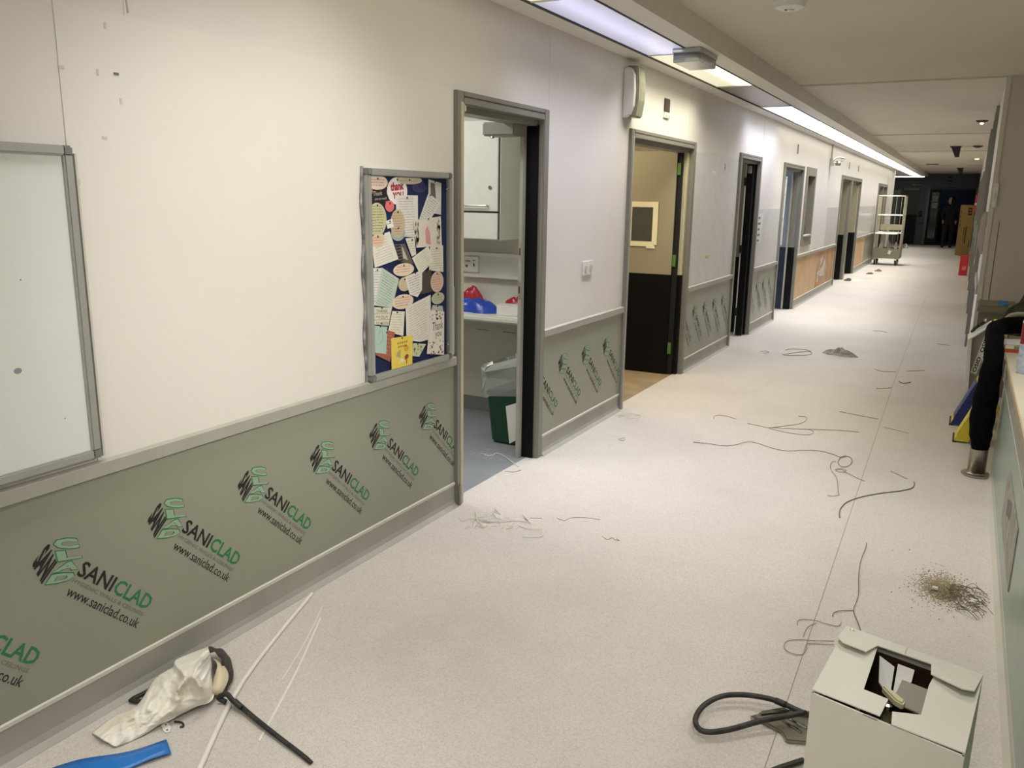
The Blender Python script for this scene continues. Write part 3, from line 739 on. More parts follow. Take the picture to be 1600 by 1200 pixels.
CARDS = {"mandala":["e",3.106,1.584,0.056,0.024],"blackfloral":[[2.743,1.576],[2.879,1.572],[2.885,1.506],[2.74,1.511]],"oval1":["e",2.805,1.598,0.071,0.03],"redthanks":["e",2.942,1.565,0.072,0.057],"greycard":[[3.176,1.619],[3.28,1.604],[3.276,1.463],[3.174,1.473]],"notetilt":[[3.175,1.559],[3.276,1.516],[3.198,1.451],[3.101,1.446]],"letter8":[[2.931,1.547],[3.091,1.548],[3.09,1.367],[2.929,1.377]],"beigeoval":["e",3.029,1.612,0.095,0.018],"pinkflower":["e",2.885,1.502,0.031,0.023],"tealoval":["e",2.941,1.389,0.051,0.032],"tanoval":["e",2.939,1.43,0.052,0.059],"greenoval":["e",2.796,1.449,0.064,0.068],"tea":[[2.855,1.442],[2.898,1.45],[2.91,1.417],[2.866,1.41]],"narrow":[[2.991,1.366],[3.06,1.368],[3.071,1.293],[3.038,1.286]],"floralpink":[[3.051,1.442],[3.271,1.456],[3.278,1.324],[3.074,1.322]],"photo":[[2.914,1.344],[2.986,1.343],[3.049,1.252],[2.941,1.269]],"letter16":[[2.748,1.375],[2.878,1.399],[2.938,1.28],[2.772,1.254]],"oval17":["e",2.796,1.363,0.044,0.028],"letter20":[[3.18,1.324],[3.287,1.324],[3.289,1.201],[3.171,1.216]],"letter19":[[3.037,1.279],[3.165,1.327],[3.207,1.256],[3.1,1.201]],"brown":[[3.108,1.21],[3.186,1.219],[3.194,1.117],[3.106,1.115]],"oval22":["e",3.235,1.159,0.054,0.048],"tan25":["e",2.979,1.17,0.047,0.031],"taglet":[[2.979,1.201],[3.113,1.222],[3.11,1.134],[3.075,1.104],[3.015,1.121]],"oval21":["e",2.973,1.233,0.077,0.028],"white26":[[2.759,1.254],[2.819,1.25],[2.81,1.094],[2.747,1.101]],"mint27":[[2.816,1.253],[2.936,1.196],[2.883,1.076],[2.764,1.099]],"letter29":[[2.981,1.068],[3.178,1.105],[3.178,0.899],[3.087,0.899],[2.985,0.922]],"oval28":["e",2.962,1.095,0.079,0.032],"grn30":["e",3.238,1.083,0.054,0.028],"grey31":[[3.193,1.056],[3.276,1.043],[3.286,1.008],[3.18,1.028]],"thankyou":[[3.177,1.033],[3.29,1.014],[3.287,0.803],[3.142,0.835]],"letter34":[[2.882,1.063],[2.973,1.051],[2.959,0.944],[2.849,0.976]],"banner":[[2.747,1.094],[2.879,1.077],[2.853,1.003],[2.744,1.021]],"redbrown":[[2.838,0.986],[2.898,0.969],[2.858,0.845],[2.757,0.892]],"mintcard":[[2.747,1.017],[2.843,1.0],[2.832,0.884],[2.747,0.902]],"green37":[[3.033,0.902],[3.134,0.882],[3.078,0.832],[3.02,0.845]],"yellow":[[2.869,0.947],[3.029,0.938],[3.023,0.8],[2.868,0.804]]}
CARD_INFO = {
 'mandala': ((44, 48, 96), 'round dark doodled card on the blue felt, top right of the round red greeting', None),
 'blackfloral': ((22, 22, 24), 'black greeting card with pale script and pink flowers, upper left of notice board', None),
 'oval1': ((232, 210, 190), 'pale pink oval note in the top left corner of the notice board', (196, 108, 92)),
 'redthanks': ((240, 234, 230), 'round white card with big red lettering near the top of the notice board', None),
 'greycard': ((214, 210, 202), 'white card with a grey photo strip in the top right corner of the notice board', None),
 'notetilt': ((226, 222, 214), 'tilted white note with slanting lines below the top right corner of the board', (120, 116, 112)),
 'letter8': ((228, 224, 214), 'upright white handwritten letter below the round red greeting', (164, 158, 150)),
 'beigeoval': ((206, 198, 172), 'flat beige oval tag at the top middle of the notice board', (150, 140, 116)),
 'pinkflower': ((224, 116, 112), 'coral pink flower shape beside the black greeting card', None),
 'tealoval': ((160, 178, 172), 'pale teal round tag peeping out under the tan oval', None),
 'tanoval': ((200, 182, 148), 'tall tan oval tag left of the upright white letter', (150, 118, 92)),
 'greenoval': ((198, 194, 152), 'large olive-cream oval tag on the left of the notice board', (112, 100, 66)),
 'tea': ((236, 234, 226), 'small tilted white square label over the tan oval', (90, 86, 80)),
 'narrow': ((226, 220, 204), 'narrow cream letter left of the pink figure card', (170, 164, 150)),
 'floralpink': ((226, 216, 202), 'wide cream card with a pink figure and grey sprigs', None),
 'photo': ((104, 96, 84), 'small black and white striped photo in the board middle', None),
 'letter16': ((228, 224, 210), 'tilted cream letter below the olive oval tag', (186, 180, 166)),
 'oval17': ((222, 196, 166), 'small peach oval tag on top of the tilted cream letter', (196, 130, 100)),
 'letter20': ((224, 218, 202), 'lined cream letter at the right edge, below the pink figure card', (168, 162, 148)),
 'letter19': ((230, 226, 208), 'diamond-tilted cream letter in the board centre', (178, 172, 156)),
 'brown': ((72, 66, 54), 'dark brown card in the middle right of the notice board', None),
 'oval22': ((216, 188, 164), 'upright pinkish oval tag at the right edge of the notice board', (176, 116, 100)),
 'tan25': ((206, 190, 158), 'small tan oval tag left of the tapered lined letter', None),
 'taglet': ((230, 226, 214), 'tapered white tag letter with close lines below the centre', (110, 106, 100)),
 'oval21': ((232, 214, 188), 'wide cream oval tag with red writing in the board centre', (200, 84, 70)),
 'white26': ((226, 222, 212), 'tall white letter behind the mint letter at the left edge', (150, 146, 138)),
 'mint27': ((190, 204, 188), 'tilted mint green letter on the left of the notice board', (120, 130, 118)),
 'letter29': ((226, 222, 206), 'largest cream letter with a curled foot, lower middle of the board', (172, 166, 152)),
 'oval28': ((226, 208, 182), 'tilted cream oval tag with red writing above the largest letter', (188, 96, 80)),
 'grn30': ((188, 190, 160), 'small green-grey round tag at the lower right of the board', (120, 120, 96)),
 'grey31': ((186, 186, 176), 'grey slip of paper just above the flowery thank you card', None),
 'thankyou': ((228, 220, 208), 'flowery white card with black script in the lower right corner', None),
 'letter34': ((226, 222, 200), 'pale cream lined note above the yellow card', (176, 172, 150)),
 'banner': ((216, 212, 188), 'cream card with three lettered bands at the left edge', None),
 'redbrown': ((164, 96, 74), 'rust red card partly behind the mint one at the bottom left', None),
 'mintcard': ((172, 200, 182), 'pale mint green card at the lower left edge of the board', None),
 'green37': ((200, 204, 166), 'pale green flowered card right of the yellow card', None),
 'yellow': ((232, 206, 92), 'bright yellow card with a picture at the bottom of the board', None)}
def scribble(b, poly, x, pitch, h):
    """rows of short ink dashes inside a polygon, parallel to its first edge"""
    p0, p1 = Vector(poly[0]), Vector(poly[1])
    e = (p1-p0).normalized() if len(poly) < 8 else Vector((1, 0)); nrm = Vector((-e.y, e.x))
    L = [(Vector(p).dot(e), Vector(p).dot(nrm)) for p in poly]
    v0, v1 = min(l[1] for l in L), max(l[1] for l in L)
    v = v1-pitch*1.4
    while v > v0+pitch:
        xs = []
        for i in range(len(L)):
            (ua, va), (ub, vb) = L[i], L[(i+1) % len(L)]
            if (va-v)*(vb-v) < 0: xs.append(ua+(ub-ua)*(v-va)/(vb-va))
        if len(xs) >= 2:
            a, c = min(xs), max(xs); m = (c-a)*0.12; u = a+m; end = c-m*(1+random.random())
            while u < end:
                w = min(random.uniform(0.006, 0.016), end-u)
                q = [e*uu+nrm*vv for uu, vv in ((u, v), (u+w, v+random.uniform(-1, 1)*h*0.6), (u+w, v+h), (u, v+h))]
                b.flat([(x, p.x, p.y) for p in q]); u += w+random.uniform(0.002, 0.004)
        v -= pitch
def YZ(x, y0, y1, z0, z1, tilt=0.0):
    return ((x, y0, z1), (x, y1, z1+tilt), (x, y1, z0+tilt), (x, y0, z0))
xc = XW+0.0185
M_PIN = mat('dark_pin', (50, 46, 44), 0.4)
for n, (key, g) in enumerate(CARDS.items()):
    rgb, label, ink = CARD_INFO[key]
    x0 = xc+n*0.00026; x1 = x0+0.0007
    if g[0] == 'e':
        _, cy, cz, ry, rz = g
        poly = [(cy+ry*math.cos(a), cz+rz*math.sin(a)) for a in [2*PI*i/22 for i in range(22)]]
    else:
        poly = [tuple(p) for p in g][::-1]   # counter-clockwise
    poly = [(min(max(p[0], ny0+0.0295), ny1-0.0295), min(max(p[1], nz0+0.0295), nz1-0.0295)) for p in poly]
    cy = sum(p[0] for p in poly)/len(poly); cz = sum(p[1] for p in poly)/len(poly); zt = max(p[1] for p in poly)
    card = B().prism(poly, 0, x0, x1).obj('greeting_card', mat('card_'+key, rgb, 0.7, noise=(25, 0.3, tuple(max(0, v-22) for v in rgb))))
    tag(card, label, 'card', 'cards pinned to the notice board')
    xi = x1+0.0001
    if ink:
        b = B(); p2 = [tuple(p) for p in g] if g[0] != 'e' else poly
        scribble(b, p2, xi, 0.011, 0.0022)
        if len(b.bm.faces): b.obj('handwriting', mat('ink_'+key, ink, 0.7), card, recalc=False)
        else: b.bm.free()
    B().lathe([(0.004, 0.0), (0.004, 0.002), (0.002, 0.004)], (x1, cy, zt-0.010), 8, axis=0).obj('pin', M_PIN, card)
    def pr(b, name, m): b.obj(name, m, card, recalc=False)
    if key == 'redthanks':
        b = B().text('thank', YZ(xi, cy-0.048, cy+0.048, cz-0.002, cz+0.034, 0.008), 0.05).text('YOU', YZ(xi, cy-0.036, cy+0.044, cz-0.034, cz-0.006, 0.006), 0.05)
        pr(b, 'lettering', mat('red_ink', (176, 44, 60), 0.5))
    elif key == 'blackfloral':
        b = B().text('Thank', YZ(xi, cy-0.04, cy+0.02, cz+0.002, cz+0.02, 0.004)).text('you so much', YZ(xi, cy-0.03, cy+0.05, cz-0.018, cz-0.004, 0.004))
        pr(b, 'lettering', mat('white_ink', (206, 200, 196), 0.5))
        b = B()
        for a, c in ((-0.058, -0.012), (-0.05, 0.02), (0.058, 0.018), (0.05, -0.026)):
            b.prism([(cy+a+0.012*math.cos(q*PI/4)*(1 if q % 2 else 0.6), cz+c+0.012*math.sin(q*PI/4)*(1 if q % 2 else 0.6)) for q in range(8)], 0, x1, xi)
        pr(b, 'flowers', mat('pink_flowers', (208, 96, 104), 0.6))
    elif key == 'thankyou':
        b = B().text('Thank', YZ(xi, cy-0.035, cy+0.055, cz+0.012, cz+0.052, 0.002)).text('you', YZ(xi, cy-0.01, cy+0.04, cz-0.03, cz+0.002, 0.002))
        pr(b, 'lettering', M_INK)
        for m, k in ((mat('berry_ink', (150, 70, 80), 0.6), 26), (mat('leaf_ink', (112, 120, 100), 0.6), 26)):
            b = B()
            for _ in range(k):
                up = random.random() < 0.4
                a = cy+random.uniform(-0.06, 0.055); c = cz+(random.uniform(0.06, 0.09) if up else random.uniform(-0.10, -0.035)); s = random.uniform(0.003, 0.007)
                b.flat([(xi, a-s, c), (xi, a, c-s), (xi, a+s, c), (xi, a, c+s)])
            b.obj('flowers', m, card, recalc=False)['kind'] = 'stuff'
    elif key == 'tea':
        pass
    elif key == 'banner':
        b = B()
        for w, z in (('THANK', 0.026), ('*YOU*', 0.0), ('SO MUCH', -0.026)):
            b.text(w, YZ(xi, cy-0.04, cy+0.04, cz+z-0.007, cz+z+0.007, -0.008), 0.01)
        for z in (0.013, -0.013):
            b.flat([(xi, cy-0.055, cz+z+0.004), (xi, cy-0.055, cz+z+0.0025), (xi, cy+0.055, cz+z-0.008), (xi, cy+0.055, cz+z-0.0065)])
        pr(b, 'lettering', M_GREYINK)
    elif key == 'floralpink':
        b = B().prism([(cy-0.02, cz-0.05), (cy+0.02, cz-0.055), (cy+0.012, cz+0.0), (cy-0.01, cz+0.03), (cy-0.025, cz+0.01)], 0, x1, xi)
        pr(b, 'picture', mat('soft_pink_ink', (214, 156, 150), 0.6))
        b = B()
        for s in (-0.085, 0.08):
            for _ in range(16):
                a = cy+s+random.uniform(-0.015, 0.015); c = cz+random.uniform(-0.05, 0.05); q = random.uniform(0.004, 0.008)
                b.flat([(xi, a-q, c), (xi, a, c-2*q), (xi, a+q, c), (xi, a, c+2*q)])
        b.obj('sprigs', mat('sprig_ink', (140, 136, 124), 0.6), card, recalc=False)['kind'] = 'stuff'
    elif key == 'greycard':
        pr(B().prism([(cy-0.035, cz-0.01), (cy+0.01, cz-0.015), (cy+0.0, cz+0.062), (cy-0.035, cz+0.066)], 0, x1, xi), 'picture', mat('photo_grey', (112, 102, 94), 0.5))
    elif key == 'photo':
        b = B()
        for k in range(6): b.flat([(xi, cy-0.055+k*0.004, cz+0.036-k*0.013), (xi, cy-0.05+k*0.004, cz+0.03-k*0.013), (xi, cy-0.02+k*0.004, cz+0.033-k*0.013), (xi, cy-0.025+k*0.004, cz+0.039-k*0.013)])
        pr(b, 'stripes', M_INK)
        pr(B().prism([(cy-0.01, cz+0.04), (cy+0.035, cz-0.03), (cy+0.0, cz-0.02)], 0, x1, xi), 'picture', mat('photo_pale', (196, 190, 178), 0.5))
    elif key == 'mandala':
        b = B()
        for r in (0.4, 0.7, 0.95):
            pts = [(xi, cy+0.054*r*math.cos(a), cz+0.023*r*math.sin(a)) for a in [2*PI*i/20 for i in range(20)]]
            b.tube(pts, 0.0006, 3, closed=True)
        pr(b, 'doodle', mat('mauve_ink', (120, 100, 120), 0.6))
    elif key == 'mintcard':
        pr(B().tube(smooth_path([(xi, cy-0.02, cz+0.02), (xi, cy+0.01, cz+0.04), (xi, cy+0.015, cz), (xi, cy-0.015, cz-0.02)], 4), 0.0008, 3), 'drawing', mat('teal_ink', (120, 150, 132), 0.6))
    elif key == 'green37':
        b = B()
        for _ in range(18):
            a = cy+random.uniform(-0.03, 0.04); c = cz+random.uniform(-0.02, 0.02); q = random.uniform(0.003, 0.006)
            b.flat([(xi, a-q, c), (xi, a, c-q), (xi, a+q, c), (xi, a, c+q)])
        pr(b, 'flowers', mat('olive_ink', (140, 150, 96), 0.6))
    elif key == 'redbrown':
        b = B(); scribble(b, [tuple(p) for p in g], xi, 0.016, 0.003); pr(b, 'pattern', mat('rust_ink', (196, 136, 110), 0.6))
    elif key == 'yellow':
        b = B()
        for k, z in enumerate((0.046, 0.030)):
            for j in range(5-k):
                a = cy-0.035+j*0.016+k*0.006; b.flat([(xi, a, cz+z), (xi, a, cz+z-0.009), (xi, a+0.011, cz+z-0.009), (xi, a+0.011, cz+z)])
        pr(b, 'lettering', mat('ochre_ink', (168, 140, 50), 0.6))
        pr(B().prism([(cy-0.045, cz-0.012), (cy-0.015, cz-0.026), (cy-0.01, cz+0.012), (cy-0.03, cz+0.008)], 0, x1, xi), 'picture', mat('sage_ink', (172, 166, 108), 0.6))
        pr(B().prism([(cy-0.03, cz-0.045), (cy+0.02, cz-0.045), (cy-0.002, cz-0.026)], 0, x1, xi), 'picture', mat('cream_ink', (236, 226, 196), 0.6))
        pr(B().prism([(cy+0.02, cz-0.04), (cy+0.045, cz-0.034), (cy+0.05, cz-0.022), (cy+0.034, cz-0.014), (cy+0.018, cz-0.024)], 0, x1, xi).box(x1, xi, cy+0.03, cy+0.036, cz-0.058, cz-0.036), 'picture', mat('toadstool_ink', (150, 60, 34), 0.6))
        pr(B().prism([(cy+0.032+0.018*math.cos(q*PI/4), cz+0.012+0.016*math.sin(q*PI/4)) for q in range(8)], 0, x1, xi), 'picture', mat('amber_ink', (222, 168, 62), 0.6))

# wall-mounted sounder above door 2
t = thing('wall_speaker', (XW, 5.72, 2.25), 'curved white wall unit with a grey-green front above the second door', 'wall unit')
prof = [(XW, 2.08), (XW+0.05, 2.10), (XW+0.072, 2.16), (XW+0.078, 2.26), (XW+0.07, 2.36), (XW+0.045, 2.405), (XW, 2.41)]
B().prism(prof, 1, 5.55, 5.60).obj('rear_shell', M_WHITEP, t, bevel=0.006)
B().prism([(XW, 2.095), (XW+0.075, 2.09), (XW+0.092, 2.2), (XW+0.092, 2.32), (XW+0.08, 2.42), (XW, 2.425)], 1, 5.60, 5.74).obj('casing', mat('grey_green_plastic', (150, 150, 128), 0.45), t, bevel=0.008)
B().lathe([(0.006, 0), (0.004, 0.004)], (XW+0.092, 5.70, 2.26), 10, axis=0).obj('indicator', M_WHITEP, t)
# small plate above door 2
t = thing('sign_plate', (XW, 6.48, 2.2), 'small dark and white plate high on the wall right of the wall unit', 'plate')
B().box(XW, XW+0.01, 6.42, 6.54, 2.20, 2.30).obj('dark_plate', mat('umber_plate', (78, 68, 60), 0.35), t, bevel=0.003)
lw = B().box(XW, XW+0.014, 6.415, 6.545, 2.155, 2.199).obj('socket', M_WHITEP, t, bevel=0.003)
for y in (6.45, 6.51): B().box(XW+0.014, XW+0.015, y-0.006, y+0.006, 2.165, 2.175).obj('terminal', M_INK, lw)
# double light switch
t = thing('light_switch', (XW, 5.04, 1.1), 'white double switch plate between the first two doors', 'light switch')
pl_ = B().box(XW, XW+0.011, 4.96, 5.115, 1.055, 1.15).obj('plate', M_WHITEP, t, bevel=0.004)
for y in (4.995, 5.08): B().box(XW+0.011, XW+0.018, y-0.012, y+0.012, 1.09, 1.12).obj('rocker', M_CREAM, t, bevel=0.002)
# camera on a conduit between doors 4 and 5
t = thing('wall_camera', (XW, 15.15, 2.2), 'metal wall camera below a conduit, left of the paired doorways', 'camera')
B().box(XW, XW+0.05, 15.05, 15.2, 2.12, 2.24).obj('bracket', M_TRIM, t)
B().tube([(XW+0.02, 15.12, 2.24), (XW+0.02, 15.12, ZS-0.002)], 0.012, 8).obj('conduit', M_TRIM, t)
B().tube(smooth_path([(XW+0.05, 15.12, 2.16), (XW+0.16, 15.2, 2.2), (XW+0.2, 15.22, 2.25), (XW+0.1, 15.18, 2.26), (XW+0.04, 15.12, 2.22)], 4), 0.014, 8).obj('arm', M_CHROME, t)
B().lathe([(0.035, -0.04), (0.05, 0.0), (0.03, 0.03)], (XW+0.12, 15.18, 2.17), 14).obj('head', M_CHROME, t)
# little plates above doors
for (y, z, lab) in ((12.1, 2.23, 'small dark tab above the blue-grey door'), (17.6, 2.22, 'left small tab above the paired doorways'), (19.1, 2.22, 'right small tab above the paired doorways')):
    t = thing('wall_tab', (XW, y, z), lab, 'tab')
    B().box(XW, XW+0.012, y-0.02, y+0.02, z-0.06, z+0.06).obj('plate', M_FRAME if y < 13 else M_TRIM, t)
    B().box(XW+0.012, XW+0.014, y-0.008, y+0.008, z-0.05, z-0.03).obj('screw', M_ALU, t)
# notice sheet by door 3
t = thing('paper_notice', (XW, 10.08, 1.2), 'white paper notice with dark marks right of the black door', 'notice')
B().box(XW+0.0032, XW+0.0045, 9.93, 10.25, 1.06, 1.40).obj('sheet', M_WHITEP, t)
b = B()
for k in range(5): b.flat([(XW+0.0047, 10.0, 1.36-k*0.065), (XW+0.0047, 10.0, 1.335-k*0.065), (XW+0.0047, 10.10+0.03*(k % 2), 1.335-k*0.065), (XW+0.0047, 10.10+0.03*(k % 2), 1.36-k*0.065)])
b.obj('marks', M_GREYINK, t, recalc=False)
# cable entry plates beside notice board

# ================================================================ store room behind door 1
t = thing('wall_cabinet', (-3.3, 5.0, 1.264), 'white wall cabinet with a bar handle inside the store room', 'cabinet')
M_LAM = mat('white_laminate', (216, 218, 206), 0.35)
CX1 = -2.717
B().box(-3.85, CX1, 4.872, 5.169, 1.264, 2.027).obj('carcass', M_LAM, t)
cd = B().box(-3.84, CX1-0.012, 4.852, 4.870, 1.452, 2.020).obj('door', M_LAM, t, bevel=0.002)
B().tube([(-3.25, 4.852, 1.487), (-3.25, 4.828, 1.487), (-2.80, 4.828, 1.487), (-2.80, 4.852, 1.487)], 0.006, 8).obj('bar_handle', M_STEEL, cd)
B().lathe([(0.012, 4.845), (0.012, 4.852)], (-2.785, 0, 1.605), 14, axis=1).obj('lock', M_CHROME, cd)
B().box(-3.84, CX1-0.012, 4.852, 4.870, 1.270, 1.440).obj('drop_flap', M_LAM, t, bevel=0.002)
B().box(-3.84, CX1-0.012, 4.868, 4.8725, 1.440, 1.452).obj('shadow_gap', M_DARKGAP, t)
B().box(CX1-0.012, CX1-0.007, 4.866, 4.8725, 1.27, 2.02).obj('side_gap', M_DARKGAP, t)

t = thing('worktop', (-3.2, 4.95, 0.0), 'white worktop with a rounded front edge inside the store room', 'worktop')
B().box(-3.9, -2.30, 4.72, 5.169, 0.735, 0.778).obj('top', M_LAM, t, bevel=0.012)
B().box(-3.9, -2.30, 5.155, 5.169, 0.778, 0.93).obj('upstand', M_LAM, t)
B().box(-3.88, -3.84, 4.80, 5.16, 0.0, 0.735).obj('end_support', M_LAM, t)
for x in (-3.02, -2.80):
    B().box(x-0.05, x+0.05, 5.166, 5.169, 0.60, 0.604).obj('scratch_mark', M_FRAME, t)
t = thing('cable_trunking', (-3.1, 5.15, 1.0), 'white cable trunking along the store room wall', 'trunking')
B().box(-3.9, -2.30, 5.125, 5.169, 0.985, 1.16).obj('channel', M_LAM, t, bevel=0.004)
B().box(-3.9, -2.30, 5.118, 5.126, 0.985, 1.008).obj('lower_lip', M_WHITEP, t)
B().box(-3.9, -2.30, 5.118, 5.126, 1.137, 1.16).obj('upper_lip', M_WHITEP, t)
for x, lab in ((-3.09, 'white socket plate with a black switch on the store room trunking'), (-3.26, 'white socket plate half hidden by the left jamb of the store room')):
    t = thing('socket_outlet', (x, 5.12, 1.07), lab, 'socket')
    B().box(x-0.065, x+0.065, 5.108, 5.1245, 1.02, 1.13).obj('plate', M_WHITEP, t, bevel=0.003)
    for dx, dz, w, h in ((-0.03, -0.01, 0.009, 0.009), (0.03, 0.0, 0.004, 0.012), (-0.02, 0.025, 0.02, 0.004), (0.03, 0.03, 0.008, 0.004)):
        B().box(x+dx-w, x+dx+w, 5.1065, 5.1085, 1.072+dz-h, 1.072+dz+h).obj('slot', M_GREYINK if dz else M_INK, t)
struct(B().box(-3.84, -2.36, 5.16, 5.17, 0.0, 0.10), 'baseboard_store', mat('grey_vinyl_base', (132, 134, 130), 0.5))

def lump(name, c, rx, ry, h, m, label, cat, seed, n=26, sharp=1.0, peak=None, pw=2.2):
    """a crumpled heap: height field with creases over an irregular outline"""
    rnd = random.Random(seed); ph = [rnd.uniform(0, 6.28) for _ in range(10)]
    b = B(); rings = []
    for i in range(9):
        r = i/8; ring = []
        for k in range(n):
            a = 2*PI*k/n
            rad = 1+0.16*math.sin(2*a+ph[0])+0.12*math.sin(3*a+ph[1])+0.08*math.sin(7*a+ph[2])
            x = c[0]+rx*r*rad*math.cos(a); y = c[1]+ry*r*rad*math.sin(a)
            z = h*(1-r**pw)*(1+sharp*(0.30*math.sin(3*a+ph[3]+3*r)+0.2*math.sin(5*a+ph[4]-5*r)))+0.10*h*math.sin(9*a+ph[5]+7*r)*(1-r)
            if peak: z += peak[2]*math.exp(-(((x-c[0]-peak[0])/0.05)**2+((y-c[1]-peak[1])/0.07)**2))
            ring.append(b.bm.verts.new((x, y, c[2]+max(0.001, z)+0.002*(1-r))))
        rings.append(ring)
    for p, q in zip(rings[1:], rings[2:]):
        for k in range(n): b.face([p[k], p[(k+1) % n], q[(k+1) % n], q[k]])
    cv = b.bm.verts.new((c[0], c[1], c[2]+h*1.02))
    for k in range(n): b.face([cv, rings[1][k], rings[1][(k+1) % n]])
    for v in rings[0]: b.bm.verts.remove(v)
    b.face([b.bm.verts.new((v.co.x, v.co.y, c[2]+0.0004)) for v in rings[8]][::-1])
    o = b.obj(name, m, smooth=True)
    return tag(o, label, cat)
lump('plastic_sack', (-2.94, 4.89, 0.778), 0.19, 0.11, 0.072, mat('blue_polythene', (40, 70, 168), 0.3, bump=(14, 0.6)), 'folded blue plastic sack on the store room worktop', 'sack', 3, sharp=0.4, pw=6)
lump('plastic_sack', (-3.06, 5.06, 0.778), 0.10, 0.06, 0.10, mat('red_polythene', (168, 34, 52), 0.3, bump=(14, 0.6)), 'red plastic sack peeking up left behind the blue sack', 'sack', 4, sharp=0.3, pw=5, peak=(0.03, 0, 0.04))
lump('plastic_sack', (-2.68, 5.04, 0.778), 0.10, 0.06, 0.085, mat('red_polythene', (168, 34, 52)), 'red plastic sack lying right of the blue sack', 'sack', 9, sharp=0.3, pw=5)
lump('plastic_sack', (-2.49, 5.03, 0.778), 0.05, 0.05, 0.095, mat('blue_polythene', (40, 70, 168)), 'small dark blue sack end beside the door stop', 'sack', 12)
t = thing('tissue_box', (-2.56, 4.85, 0.778), 'small white box on the worktop by the door stop', 'box')
B().box(-2.70, -2.48, 4.80, 4.90, 0.7785, 0.845).obj('carton', M_WHITEP, t, bevel=0.003)
B().box(-2.69, -2.49, 4.81, 4.89, 0.8455, 0.849).obj('lid', M_LAM, t)

t = thing('waste_bin', (-2.42, 4.68, 0.0), 'dark green plastic waste bin with a clear liner', 'bin')
M_BIN = mat('dark_green_plastic', (14, 66, 40), 0.35)
def ringrect(x0, x1, y0, y1, z, r=0.04, n=4):
    out = []
    for cx, cy, a0 in ((x1-r, y1-r, 0), (x0+r, y1-r, PI/2), (x0+r, y0+r, PI), (x1-r, y0+r, 1.5*PI)):
        for k in range(n+1):
            a = a0+PI/2*k/n; out.append((cx+r*math.cos(a), cy+r*math.sin(a), z))
    return out
def loft(b, rings, cap0=True, cap1=True):
    V = [[b.bm.verts.new(p) for p in r] for r in rings]; n = len(V[0])
    for p, q in zip(V, V[1:]):
        for k in range(n): b.face([p[k], p[(k+1) % n], q[(k+1) % n], q[k]])
    if cap0: b.face(V[0][::-1])
    if cap1: b.face(V[-1])
    return b
loft(B(), [ringrect(-2.555, -2.33, 4.50, 4.76, 0.005), ringrect(-2.565, -2.32, 4.49, 4.77, 0.02), ringrect(-2.60, -2.31, 4.46, 4.80, 0.47)]).obj('body', M_BIN, t)
rings = []
rnd = random.Random(5)
for j, (o_, z) in enumerate(((0.004, 0.33), (0.02, 0.37), (0.016, 0.43), (0.02, 0.475), (0.006, 0.50), (-0.02, 0.515), (-0.03, 0.47))):
    base = ringrect(-2.60-o_, -2.31+o_*0.3, 4.46-o_, 4.80+o_, z, 0.05, 7)
    rings.append([(x+rnd.uniform(-1, 1)*0.010, y+rnd.uniform(-1, 1)*0.010, zz+rnd.uniform(-1, 1)*0.012+(0.03*(x+2.4)/0.2 if j < 2 else 0)+0.28*max(0, (x+2.58))*(1 if j > 2 else 0)) for x, y, zz in base])
M_LINER = mat('clear_polythene', (198, 200, 196), 0.15, alpha=0.5, spec=0.8)
loft(B(), rings, False, False).obj('liner', M_LINER, t)
t = B().prism([(-2.415, 0.27), (-2.34, 0.30), (-2.34, 0.06), (-2.385, 0.03)], 1, 4.425, 4.43).obj('card_sheet', M_WHITEP)
tag(t, 'white card leaning against the green bin', 'card')

# ================================================================ reception desk on the right
DX = 0.282
t = thing('reception_desk', (DX, 2.5, 0.0), 'reception desk with mint green front panel and pale counter', 'desk')
M_MINT = mat('mint_panel', (150, 172, 158), 0.3, noise=(2.5, 0.8, (172, 180, 166)))
fp = B().box(DX, DX+0.03, -1.5, 5.45, 0.05, 0.56).obj('front_panel', M_MINT, t)
B().box(DX+0.03, 0.85, -1.5, 5.42, 0.05, 0.69).obj('carcass', M_PIER, t)
B().prism([(DX-0.02, 0.0), (DX-0.002, 0.02), (DX-0.001, 0.06), (DX+0.03, 0.06), (DX+0.03, 0.0)], 1, -1.5, 5.46).obj('coved_plinth', M_TRIML, t)
up = B().prism([(DX+0.002, 0.562), (DX-0.004, 0.567), (DX-0.004, 0.69), (DX+0.03, 0.69), (DX+0.03, 0.562)], 1, -1.5, 5.50).obj('upper_rail', mat('scuffed_pale_panel', (166, 168, 152), 0.4, noise=(9, 0.9, (120, 118, 104))), t)
B().box(DX-0.0055, DX-0.004, -1.5, 5.50, 0.562, 0.569).obj('rail_bead', M_TRIML, up)
B().box(DX-0.004, DX-0.001, 3.3, 4.1, 0.18, 0.42).obj('patch_panel', mat('scuffed_patch', (176, 172, 158), 0.5, noise=(14, 0.9, (120, 116, 104))), t)
for k in range(5):
    B().box(DX-0.0048, DX-0.0042, 3.66+k*0.05, 3.685+k*0.05, 0.33-k*0.012, 0.40-k*0.012).obj('scrawl', M_GREYINK, t)
B().box(DX-0.012, 0.95, -1.5, 6.45, 0.69, 0.72).obj('counter_top', mat('beige_laminate', (196, 188, 164), 0.4), t)
B().box(DX-0.016, DX-0.0125, -1.5, 6.45, 0.692, 0.719).obj('edge_strip', mat('tan_edging', (186, 162, 124), 0.5), t)
t = thing('counter_leg', (0.205, 5.38, 0.0), 'round brushed steel leg with a flange under the counter end', 'leg')
B().lathe([(0.074, 0.001), (0.078, 0.004), (0.078, 0.010), (0.056, 0.014), (0.052, 0.02)], (0.205, 5.38, 0), 28).obj('flange', M_STEEL, t)
